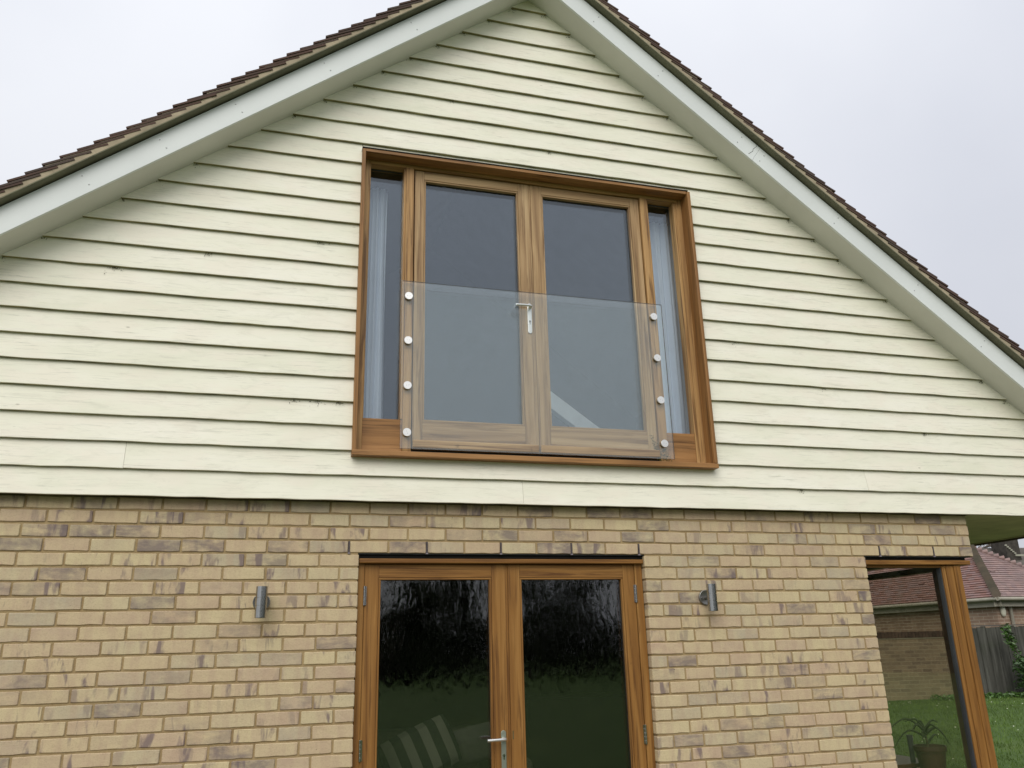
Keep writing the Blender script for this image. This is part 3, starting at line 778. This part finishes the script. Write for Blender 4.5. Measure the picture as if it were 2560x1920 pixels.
th = pillow(.38, .24, .16, puff=.7); thr = th.build('blanket', simple('grey_wool', (.09, .088, .082), .95, bump=.6, scale=15), smooth=True); thr.location = (.93, .78, -1.12); thr.rotation_euler = (.2, -.15, .2)
tag(thr, 'crumpled grey blanket heaped beside the striped cushion indoors', 'blanket')
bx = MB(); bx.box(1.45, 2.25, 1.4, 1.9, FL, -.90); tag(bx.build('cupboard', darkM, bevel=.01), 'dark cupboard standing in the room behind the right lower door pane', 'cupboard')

# pot plant, table and post by the corner window
pot = empty('plant_pot', (4.00, .30, WZ + .03)); pot.rotation_euler = (0, 0, .3)
tag(pot, 'tapered brown plant pot holding a wiry plant behind the corner window', 'plant pot')
potM = simple('brown_glazed_pot', (.06, .032, .022), .5, var=.25)
p_ = MB(); p_.lathe([(.066, 0), (.070, .003), (.096, .185), (.103, .187), (.106, .20), (.105, .222), (.098, .222), (.094, .20)], (0, 0, 0), 'z', 32); p_.build('body', potM, pot, smooth=False, bevel=0)
p_ = MB(); p_.lathe([(.095, .196), (.05, .206), (.0, .207)], (0, 0, 0), 'z', 20); p_.build('soil', simple('soil', (.03, .02, .014), .95), pot)
plM = simple('dull_green_leaf', (.030, .045, .018), .6, var=.3)
pl = empty('pot_plant', (3.985, .30, WZ + .235)); tag(pl, 'wiry plant with long drooping leaves in the brown pot indoors', 'plant')
s_ = MB(); s_.tube([(0, 0, -.02), (.004, 0, .03), (-.004, 0, .07), (.0, 0, .11)], [.007, .006, .006, .008], 8); s_.build('stem', simple('woody_stem', (.09, .08, .045), .8), pl)
r = random.Random(11)
for az, L, up, drop, st in ((2.9, .19, .045, -.10, .07), (3.3, .14, .05, -.02, .10), (2.6, .17, .07, -.03, .11), (.1, .17, .03, -.06, .09), (-.3, .13, .03, -.16, .10), (.3, .20, .04, -.02, .03), (1.6, .10, .06, .02, .11), (3.6, .11, .02, -.10, .09), (-.1, .10, .045, .01, .12), (4.4, .12, .05, -.04, .10), (1.0, .12, .06, -.05, .1)):
    path = []; rad = []
    for i in range(9):
        t_ = i / 8; rr = L * 1.4 * t_; z_ = st + up * math.sin(min(1, t_ * 1.6) * math.pi / 2) * 1.3 + (drop - up) * max(0, t_ - .35) ** 1.6 * 1.3
        path.append((rr * math.cos(az + .3 * t_), rr * math.sin(az + .3 * t_), z_)); rad.append(.0085 * (1 - t_ * .8) + .0008)
    l_ = MB(); l_.tube(path, rad, 6); l_.build('leaf', plM, pl, smooth=True)
ps = MB(); ps.tube([(3.975, .47, FL), (3.99, .47, -1.30), (3.99, .47, -1.195)], [.017, .017, .021], 12)
tag(ps.build('post', simple('grey_metal_post', (.075, .075, .09), .5)), 'slim dark grey upright post left of the plant pot behind the corner window', 'post')
tb = empty('table', (3.75, .95, FL)); tag(tb, 'brown wooden table behind the plant pot inside the corner window', 'table')
tm = simple('brown_table_top', (.085, .038, .022), .35); te = simple('pale_table_edge', (.38, .37, .30), .5)
b = MB(); b.box(-.55, .42, -.55, .5, .675, .70); b.build('tabletop', tm, tb, bevel=.004)
b = MB(); b.box(-.55, .42, .5005, .512, .676, .703); b.build('edge_strip', te, tb)
for x in (-.48, .35):
    for y in (-.48, .43): boxo('leg', (x - .025, x + .025, y - .025, y + .025, 0, .6745), tm, tb)

# ================================================================== GROUND AND GARDEN
def gz(x, y):
    t = min(1, max(0, (math.hypot(x + .4, y + 4.8) - 9) / 9)) if y > -4 else 0
    t *= min(1, max(0, (y + 4) / 4))
    return GZ + .06 + (.36) * t * t * (3 - 2 * t)
gr = MB(); NX = 60
def axis(n, a, e): return [a + (e - a) * (i / n) for i in range(n + 1)]
xs = [-150, -80, -40, -20] + axis(48, -12, 36) + [50, 80, 150]; ys = [-200, -120, -70, -45, -30, -20, -12] + axis(36, -6, 30) + [50, 90, 160]
for y in ys:
    for x in xs: gr.v.append((x, y, gz(x, y)))
for j in range(len(ys) - 1):
    for i in range(len(xs) - 1):
        q = j * len(xs) + i; gr.f.append((q, q + 1, q + len(xs) + 1, q + len(xs))); gr.m.append(0)
t = NT('lawn'); n = t.noise(t.vec(), .6, 5); n2 = t.noise(t.vec(), 30, 4, .7)
c = t.ramp(n, (.3, (.060, .105, .020)), (.55, (.080, .135, .027)), (.75, (.11, .155, .036)))
c = t.mix(t.math('MULTIPLY', t.ramp(n2, (.4, 0.0), (.65, 1.0)), .5), c, (.022, .055, .010))
t.color(c); t.p.inputs['Roughness'].default_value = .9; t.bump(n2, .8, .03); lawnM = t.mat
ground = gr.build('ground', lawnM, smooth=True, kind='structure')
pat = MB(); pr = random.Random(31)
for j in range(4):
    x = -9 + (.3 if j % 2 else 0)
    while x < 9:
        pat.box(x, x + .592, -3.25 + j * .8, -3.25 + j * .8 + .792, GZ + .02, GZ + .082 + pr.uniform(-.002, .002)); x += .6
pat.build('bounce_patio', simple('bounce_paving', (.20, .175, .125), .9, var=.25, scale=2), kind='structure')  # unseen paving added to temper the green light bounced off the lawn
bladeM = simple('grass_blades', (.095, .155, .030), .7, var=.4, scale=2)
gb = MB(); r = random.Random(5); fl_ = MB()
for i in range(30000):
    az = math.radians(r.uniform(36.5, 50)); d = 6.3 + 17 * r.random() ** .8
    x, y = cpos.x + d * math.sin(az), cpos.y + d * math.cos(az)
    if x < 4.5 or y > 10.2: continue
    z = gz(x, y); a = r.uniform(0, 3.14); w_ = r.uniform(.004, .009); h_ = r.uniform(.025, .055); lx, ly = r.uniform(-.02, .02), r.uniform(-.02, .02)
    gb.face([(x - w_ * math.cos(a), y - w_ * math.sin(a), z - .005), (x + w_ * math.cos(a), y + w_ * math.sin(a), z - .005), (x + lx, y + ly, z + h_)])
    if r.random() < .0065:
        s_ = r.uniform(.006, .014); zz = z + .045
        fl_.face([(x - s_, y, zz - s_ * .3), (x, y - s_, zz), (x + s_, y, zz + s_ * .3), (x, y + s_, zz + s_ * .4)])
tag(gb.build('grass', bladeM), 'short green lawn grass beside the house', 'grass', kind='stuff')
tag(fl_.build('fallen_petals', simple('pale_petal', (.55, .57, .42), .8)), 'pale fallen petals scattered over the lawn', 'petals', kind='stuff')

# garden wall and fence (one line across the end of the side garden)
def brickwork(name, c1, c2, mo, sc=1.0):
    t = NT(name); bt = t.N('ShaderNodeTexBrick'); bt.inputs['Scale'].default_value = 1; bt.inputs['Brick Width'].default_value = .225; bt.inputs['Row Height'].default_value = .075
    bt.inputs['Mortar Size'].default_value = .006; bt.inputs['Color1'].default_value = c1 + (1,); bt.inputs['Color2'].default_value = c2 + (1,); bt.inputs['Mortar'].default_value = mo + (1,); bt.offset = .5
    mp = t.N('ShaderNodeCombineXYZ'); s_ = t.N('ShaderNodeSeparateXYZ'); t.L(t.tc.outputs['Object'], s_.inputs[0])
    t.L(t.math('ADD', s_.outputs[0], s_.outputs[1]), mp.inputs[0]); t.L(s_.outputs[2], mp.inputs[1]); t.L(mp.outputs[0], bt.inputs['Vector'])
    c = t.mix(t.math('MULTIPLY', t.ramp(t.noise(t.vec(), 3, 5), (.4, 0.0), (.7, 1.0)), .4), bt.outputs[0], tuple(x * .6 for x in c1))
    t.color(c); t.p.inputs['Roughness'].default_value = .9; t.bump(bt.outputs['Fac'], -.5, .005); return t.mat
gwM = brickwork('old_garden_brick', (.28, .215, .14), (.17, .125, .09), (.32, .27, .19))
nhM = brickwork('neighbour_brick', (.27, .175, .125), (.37, .26, .18), (.50, .42, .33))
gw = empty('garden_wall', (11.9, 10.5, gz(12, 10.5))); tag(gw, 'old buff brick garden wall with dark coping, seen through the corner window', 'wall')
ga = math.atan2(-.34, 2.4)
gw.rotation_euler = (0, 0, ga)
wh = 1.22
b = MB(); b.box(-3.5, 2.05, 0, .22, -.1, wh); b.build('brickwork', gwM, gw)
copM = simple('dark_brick_coping', (.085, .055, .042), .9, var=.35, scale=5)
cop = MB()
x = -3.5
while x < 2.04:
    h_ = r.uniform(-.004, .004); cb_ = MB(); cb_.box(x, x + .068, -.02, .24, wh + .001, wh + .125 + h_); cb_.build('coping_brick', copM, gw); x += .078
cop.box(-3.5, 2.05, -.012, .232, wh - .018, wh + .0005); cop.build('coping_mortar', simple('pale_old_mortar', (.3, .27, .2), .9), gw)
fence = empty('fence', (14.0, 10.2, gz(14, 10.2))); fence.rotation_euler = (0, 0, ga); tag(fence, 'weathered grey close-board timber fence below the red-tiled roof', 'fence')
t = NT('weathered_grey_timber'); n = t.noise(t.vec((14, 14, 1.2)), 1, 5, .65, .5)
c = t.ramp(n, (.3, (.035, .035, .028)), (.55, (.075, .073, .062)), (.8, (.14, .138, .12))); 
c = t.mix(t.ramp(t.noise(t.vec(), 2.5, 4), (.55, 0.0), (.75, .5)), c, (.045, .055, .03)); t.color(c); t.p.inputs['Roughness'].default_value = .9; t.bump(n, .5, .003); fenM = t.mat
x = -.15; i = 0
while x < 5.4:
    w_ = r.uniform(.115, .135); b = MB(); h_ = 1.40 + r.uniform(-.02, .015); y = -.012 if i % 2 else 0
    b.prism([(x, .0), (x + w_, .0), (x + w_ + r.uniform(-.004, .004), h_), (x + r.uniform(-.004, .004), h_)], y, y + .014); b.build('fence_board', fenM, fence); x += w_ - .012; i += 1
for z_ in (.3, 1.15): boxo('fence_rail', (-.15, 5.4, .016, .07, z_, z_ + .08), fenM, fence)
boxo('fence_capping', (-.15, 5.4, -.02, .04, 1.418, 1.442), simple('dark_capping', (.10, .085, .075), .8), fence)

# ---- neighbour's bungalow
nb_ = empty('bungalow', (0, 0, 0)); tag(nb_, 'neighbouring brick bungalow with red hipped tile roof and white gutter', 'bungalow')
C0 = Vector((15.709, 10.974, .3255)); th_ = 1.70433
uA = Vector((math.cos(th_), math.sin(th_), 0)); uB = Vector((uA.y, -uA.x, 0)); Wd, Hh = 3.682, 1.375
LA = 14.0
ap = C0 + uA * Wd / 2 + uB * Wd / 2 + Vector((0, 0, Hh)); C1 = C0 + uB * Wd; AP2 = ap + uA * LA; A2 = C0 + uA * (LA + Wd / 2)
ntA = tile_mat('red_clay_tile', (.20, .105, .085), (.26, .15, .13), (.23, .155, .15), (.15, .13, .11), 3)
ntB = tile_mat('pinkish_weathered_tile', (.30, .20, .18), (.25, .18, .175), (.33, .23, .21), (.2, .17, .15), 3)
hipM = tile_mat('mossy_hip_tile', (.10, .085, .06), (.13, .10, .075), (.09, .08, .06), (.16, .14, .10), 5)
def roofplane(a, e, a_top, e_top, mat, name, rows, piece):
    """stepped tile courses between eave a-e and top a_top-e_top; each course a thin slab of separate tiles"""
    m_ = MB(); rv = []
    nrm = (e - a).cross(a_top - a).normalized()
    if nrm.z < 0: nrm = -nrm
    for i in range(rows):
        s0, s1 = i / rows, min(1, (i + 1.25) / rows)
        p0, p1 = a.lerp(a_top, s0), e.lerp(e_top, s0); q0, q1 = a.lerp(a_top, s1), e.lerp(e_top, s1)
        Ln = (p1 - p0).length; k = max(1, int(Ln / piece))
        for j in range(k):
            t0, t1 = j / k + (.25 / k if i % 2 and j else 0), (j + 1) / k + (.25 / k if i % 2 and j < k - 1 else 0)
            A, B_, C_, D = p0.lerp(p1, t0), p0.lerp(p1, t1), q0.lerp(q1, t1), q0.lerp(q1, t0)
            l1 = nrm * (.036 + R.uniform(-.004, .004)); l2 = nrm * .012
            if R.random() < .015: l1 = l1 * 1.6
            pts = [A + l1, B_ + l1, C_ + l2, D + l2]; lo = [A + nrm * .002, B_ + nrm * .002]
            m_.face(pts); m_.face([lo[0], lo[1], pts[1], pts[0]]); rv += [R.random()] * 2
    me = m_.mesh(name, mat); at = me.attributes.new('rnd', 'FLOAT', 'FACE'); at.data.foreach_set('value', rv)
    o = bpy.data.objects.new(name, me); COL.objects.link(o); o.parent = nb_; o['kind'] = 'stuff'; return o
roofplane(C0, A2, ap, AP2, ntA, 'roof_tile', 24, .165)
roofplane(C0, C1, ap, ap + uB * .02, ntB, 'roof_tile', 24, .165)
rb = MB()
rb.face([C0, C1, ap]); rb.face([A2, C0, ap, AP2]); Bk = C1 + uA * (LA + Wd / 2); rb.face([C1, Bk, AP2, ap]); rb.face([A2, AP2, Bk])
rb.build('roof', simple('dark_felt', (.05, .03, .025), .9), nb_)
def hips(p, q, n, mat, r0=.11):
    d = (q - p) / n
    for i in range(n):
        a = p + d * i; m_ = MB(); up = Vector((0, 0, .03))
        m_.tube([a - d * .1 + up * 2.6, a + d * 1.15 + up * .2], [r0 * 1.15, r0 * .6], 8); m_.build('hip_tile', mat, nb_, smooth=False)
hips(C0, ap, 20, hipM, .088); hips(C1, ap, 22, ntB, .06)
wb = MB(); ins = .28; top = C0.z - .16
P0 = C0 + (uA + uB) * ins; P1 = C1 + uA * ins - uB * ins; PA = A2 + uB * ins
base = Vector((0, 0, -3))
for s0, s1 in ((P0, P1), (PA, P0)):
    wb.face([(s0.x, s0.y, -2.2), (s1.x, s1.y, -2.2), (s1.x, s1.y, C0.z + .02), (s0.x, s0.y, C0.z + .02)])
wb.build('brick_wall', nhM, nb_)
gut = simple('cream_plastic', (.36, .335, .27), .6)
for s0, s1 in ((C0 - uA * .02, C1), (A2, C0)):
    g_ = MB(); g_.tube([s0 + Vector((0, 0, -.035)), s1 + Vector((0, 0, -.035))], .043, 10); g_.build('gutter', gut, nb_, smooth=True)
    d = (s1 - s0).normalized(); nn = Vector((-d.y, d.x, 0)) * .12
    g_ = MB(); g_.face([s0 + nn + Vector((0, 0, -.2)), s1 + nn + Vector((0, 0, -.2)), s1 + nn + Vector((0, 0, -.02)), s0 + nn + Vector((0, 0, -.02))]); g_.build('fascia', gut, nb_)
dpx = C0 + uB * .68 + uA * .22
g_ = MB(); g_.tube([dpx + Vector((-.02, -.08, -.08)), dpx + Vector((0, 0, -.2)), dpx + Vector((.03, .02, -2.3))], .038, 10); g_.build('downpipe', gut, nb_, smooth=True)
al = MB(); ac = C0 + uB * .44 + uA * .262 + Vector((0, 0, -.29))
al.lathe([(.074, 0), (.078, .02), (.068, .045), (.04, .055)], (0, 0, 0), 'y', 20)
ao = al.build('alarm_box', simple('cream_alarm_case', (.62, .60, .48), .4), smooth=False); ao.location = ac; ao.scale = (1, 1, 1.8); ao.rotation_euler = (0, 0, math.atan2(uB.y, uB.x))
tag(ao, 'oval cream burglar alarm box on the neighbouring brick wall', 'alarm box')
# roof and chimney further back
nb2 = empty('chimney_house', (0, 0, 0)); tag(nb2, 'grey-brown roof with dark chimney behind the red hipped roof', 'house')
rg = simple('grey_brown_roof', (.115, .10, .085), .9, var=.25, scale=3)
b = MB(); b.face([(18.0, 12.6, .2), (30, 11.7, .2), (30, 14.3, 1.98), (18.2, 15.3, 1.98)]); b.face([(18.2, 15.3, 1.98), (30, 14.3, 1.98), (30, 17.0, .2), (18.0, 18.0, .2)]); b.face([(18.0, 12.6, .2), (18.2, 15.3, 1.98), (18.0, 18.0, .2)]); b.build('roof', rg, nb2)
b = MB(); b.box(18.3, 30, 13.6, 16.5, -2.1, .35); b.build('wall', nhM, nb2)
b = MB(); b.box(19.93, 20.42, 14.45, 14.95, 1.3, 2.32); b.box(19.88, 20.47, 14.40, 15.0, 2.32, 2.42); b.build('chimney', simple('sooty_brick', (.055, .048, .04), .9, var=.4, scale=9), nb2)
b = MB()
for i in range(6): b.box(19.9 + i * .055, 19.96 + i * .055, 14.42, 14.449, 1.95 - i * .045, 1.99 - i * .045)
b.box(20.2, 20.5, 14.41, 14.449, 1.66, 1.71); b.build('flashing', simple('pale_lead', (.36, .35, .28), .6), nb2)

# ================================================================== PLANTS
def leafcloud(mb, c, rad, n, size, r, flat=.6):
    for i in range(n):
        v = Vector((r.gauss(0, 1), r.gauss(0, 1), r.gauss(0, 1))).normalized() * (r.random() ** .45)
        p = Vector(c) + Vector((v.x * rad[0], v.y * rad[1], v.z * rad[2])); s_ = size * r.uniform(.6, 1.3)
        a = Vector((r.gauss(0, 1), r.gauss(0, 1), r.gauss(0, 1) * flat)).normalized(); bq = a.cross(Vector((r.gauss(0, 1), r.gauss(0, 1), r.gauss(0, 1)))).normalized()
        mb.face([p - a * s_, p + bq * s_ * .42, p + a * s_, p - bq * s_ * .42])
laurM = simple('laurel_leaf', (.060, .125, .022), .4, var=.5, scale=4, spec=.5)
barkM = simple('grey_bark', (.085, .07, .055), .9, var=.3)
def plant(name, loc, clumps, stems, label, cat, leafM, seed, size=.05):
    o = empty(name, loc); tag(o, label, cat); r = random.Random(seed)
    m_ = MB()
    for c, rad, n in clumps: leafcloud(m_, c, rad, n, size, r)
    m_.build('foliage', leafM, o)
    s_ = MB()
    for p in stems: s_.tube(p, [.012] * len(p), 6)
    s_.build('stem', barkM, o); return o
bz_ = gz(14.6, 9.8)
plant('climbing_shrub', (14.5, 9.7, gz(14.4, 9.7) - .16), [((-.02, 0, 1.50), (.12, .1, .12), 60), ((.05, 0, 1.30), (.13, .1, .15), 70), ((.12, 0, 1.08), (.1, .1, .15), 50), ((.2, 0, .85), (.09, .08, .14), 40), ((.27, 0, .62), (.08, .08, .12), 30)],
      [[(.4, 0, 0), (.28, 0, .6), (.1, 0, 1.2), (-.03, 0, 1.58)]], 'thin leafy laurel shoot leaning against the grey fence', 'shrub', laurM, 3, .055)
plant('laurel_bush', (14.75, 9.55, gz(14.6, 9.8)), [((0, 0, .38), (.42, .3, .42), 420), ((-.18, 0, .62), (.2, .2, .2), 80), ((.3, 0, .55), (.3, .3, .35), 160)],
      [[(0, 0, 0), (0, 0, .6)]], 'dark green laurel bush at the foot of the grey fence', 'bush', simple('dark_laurel_leaf', (.035, .075, .018), .4, var=.6, scale=4, spec=.5), 8, .06)
gc = MB(); r = random.Random(9)
for i in range(1500):
    x = r.uniform(12.6, 16); y = 10.1 - (x - 12.6) * .14 - abs(r.gauss(0, .18)); leafcloud(gc, (x, y, gz(x, y) + r.uniform(.02, .10)), (.03, .03, .02), 1, .035, r)
tag(gc.build('ground_cover', laurM), 'low leafy ground cover along the foot of the fence and garden wall', 'plants', kind='stuff')
# bare trees beyond the bungalow
def bare(loc, h, seed, label):
    o = empty('bare_tree', loc); tag(o, label, 'tree', 'bare branched trees'); r = random.Random(seed); tr = MB(); br = MB()
    tr.tube([(0, 0, 0), (.1, 0, h * .3), (0, .1, h * .5)], [.2, .14, .10], 8)
    def grow(p, d, L, rad, dep):
        q = p + d * L; mid = p.lerp(q, .5) + Vector((r.gauss(0, .05), r.gauss(0, .05), 0)) * L
        br.tube([p, mid, q], [rad, rad * .8, rad * .6], 4, cap=False)
        if dep == 0: return
        for k in range(r.choice((2, 3, 3))):
            nd = (d + Vector((r.gauss(0, .45), r.gauss(0, .45), r.gauss(.12, .3)))).normalized(); grow(q if k else mid, nd, L * r.uniform(.6, .85), rad * .6, dep - 1)
    for k in range(6):
        a = k * 1.05 + r.random(); grow(Vector((0, .05, h * (.28 + .04 * k))), Vector((math.cos(a) * .8, math.sin(a) * .8, .8)).normalized(), h * .19, .07, 4)
    tr.build('trunk', barkM, o); br.build('crown', barkM, o)
bare((21.8, 19.0, -2), 7.5, 1, 'bare branched tree showing left of the dark chimney')
bare((26.5, 20.5, -2), 8.0, 2, 'bare branched tree showing right of the dark chimney')
bare((19.8, 24.0, -2), 8.0, 6, 'bare branched tree farthest left behind the bungalow ridge')
# trees at the far end of the garden, seen only as reflections in the lower doors
conM = simple('dark_evergreen', (.045, .058, .028), .9, var=.4, scale=.8)
def tree(x, y, h, w_, n, seed, label, leafM=conM):
    o = empty('garden_tree', (x, y, GZ)); tag(o, label, 'tree', 'trees along the far end of the lawn'); r = random.Random(seed)
    t_ = MB(); t_.tube([(0, 0, 0), (.1, 0, h * .4), (0, 0, h * .85)], [.22, .15, .05], 8); t_.build('trunk', barkM, o)
    m_ = MB()
    for k in range(9):
        f = k / 8; c = (r.gauss(0, w_ * .25), r.gauss(0, w_ * .25), h * (.12 + .78 * f)); rr = w_ * (1 - .65 * f) * r.uniform(.8, 1.1)
        leafcloud(m_, c, (rr, rr, h * .12), n // 9, .22, r)
    m_.build('crown', leafM, o)
tl = [(-10, -47, 8.5, 'leftmost'), (-5, -45, 8.0, 'second from the left'), (-.5, -43, 7.4, 'third from the left'), (3.6, -45, 6.6, 'fourth from the left'), (7.2, -44, 5.6, 'shortest'),
      (11, -46, 8.4, 'sixth from the left'), (15, -44, 10.4, 'tall seventh from the left'), (19, -46, 11.2, 'tallest'), (23.5, -44, 10.2, 'ninth from the left'), (28, -45, 9.6, 'tenth from the left'), (34, -44, 9.4, 'eleventh from the left'),
      (40, -45, 9.2, 'third from the right end'), (46, -43, 9.0, 'second from the right end'), (52, -44, 9.5, 'rightmost')]
for i, (x, y, h, w_) in enumerate(tl): tree(x, y, h, 2.7, 3200, 20 + i, 'dark evergreen reflected in the doors, %s of the row' % w_)
bare((5.6, -41, GZ), 9.0, 14, 'bare branched tree reflected at the top of the left lower door pane')
hd = MB(); r = random.Random(77)
for i in range(90): leafcloud(hd, (-14 + i * .8, -48.5 + r.uniform(-.4, .4), GZ + 1.6 + r.uniform(-.2, .5)), (.8, .7, 2.0), 220, .22, r)
tag(hd.build('hedge', conM), 'dark hedge closing the far end of the lawn, reflected in the lower doors', 'hedge')

hb = MB(); r = random.Random(78)
hb.box(30.6, 31.4, -46, 2, GZ, GZ + 5.6)  # unseen hedge, added with a solid core to block reflected sky
for i in range(60): leafcloud(hb, (30.6 + r.uniform(-.2, .3), -46 + i * .8, GZ + r.uniform(2.6, 3.4)), (.7, .8, 3.1), 260, .2, r)
tag(hb.build('sky_blocking_hedge', conM), 'unseen dark hedge added right of the lawn to block sky reflected in the corner window', 'hedge')

# grime and cobweb tufts where boards meet the soffit and under board edges
cbM = simple('grimy_cobweb', (.07, .065, .04), .95, var=.4)
r = random.Random(12); cw_ = MB()
spots = []
for n_ in range(3, 26):
    z_ = zb(n_); w_ = (AZ - z_) / SL
    for sg in (-1, 1):
        if r.random() < .75: spots.append((AX + sg * (w_ - .012), z_ - .008, r.uniform(.3, 1.0)))
for x_, n_, q_ in ((-1.40, 9, 1.6), (-.35, 4, .7), (-.22, 4, 1.1), (-.09, 4, 1.0), (3.0, 1, .9), (-.25, 11, .8), (-.9, 10, .8), (4.1, 4, .7), (3.3, 6, .6), (2.62, 8, .5), (1.3, 17, .7), (.6, 19, .5)): spots.append((x_, zb(n_) - .006, q_))
for x_, z_, q_ in spots:
    for i in range(int(26 * q_)):
        a = r.uniform(0, 6.28); l_ = abs(r.gauss(0, .011)) * (.5 + q_); ex, ez = x_ + l_ * math.cos(a) * 1.3, z_ - abs(l_ * math.sin(a)) * .9
        a2 = r.uniform(0, 3.14); s_ = r.uniform(.0025, .0065); y_ = -.058 - r.uniform(0, .006)
        cw_.face([(ex - s_ * math.cos(a2), y_, ez - s_ * math.sin(a2)), (ex + s_ * .35, y_ - .001, ez - s_ * .3), (ex + s_ * math.cos(a2), y_, ez + s_ * math.sin(a2)), (ex - s_ * .35, y_, ez + s_ * .3)])
tag(cw_.build('cobwebs', cbM), 'small dark cobweb and grime tufts along the cream boarding edges', 'cobwebs', kind='stuff')
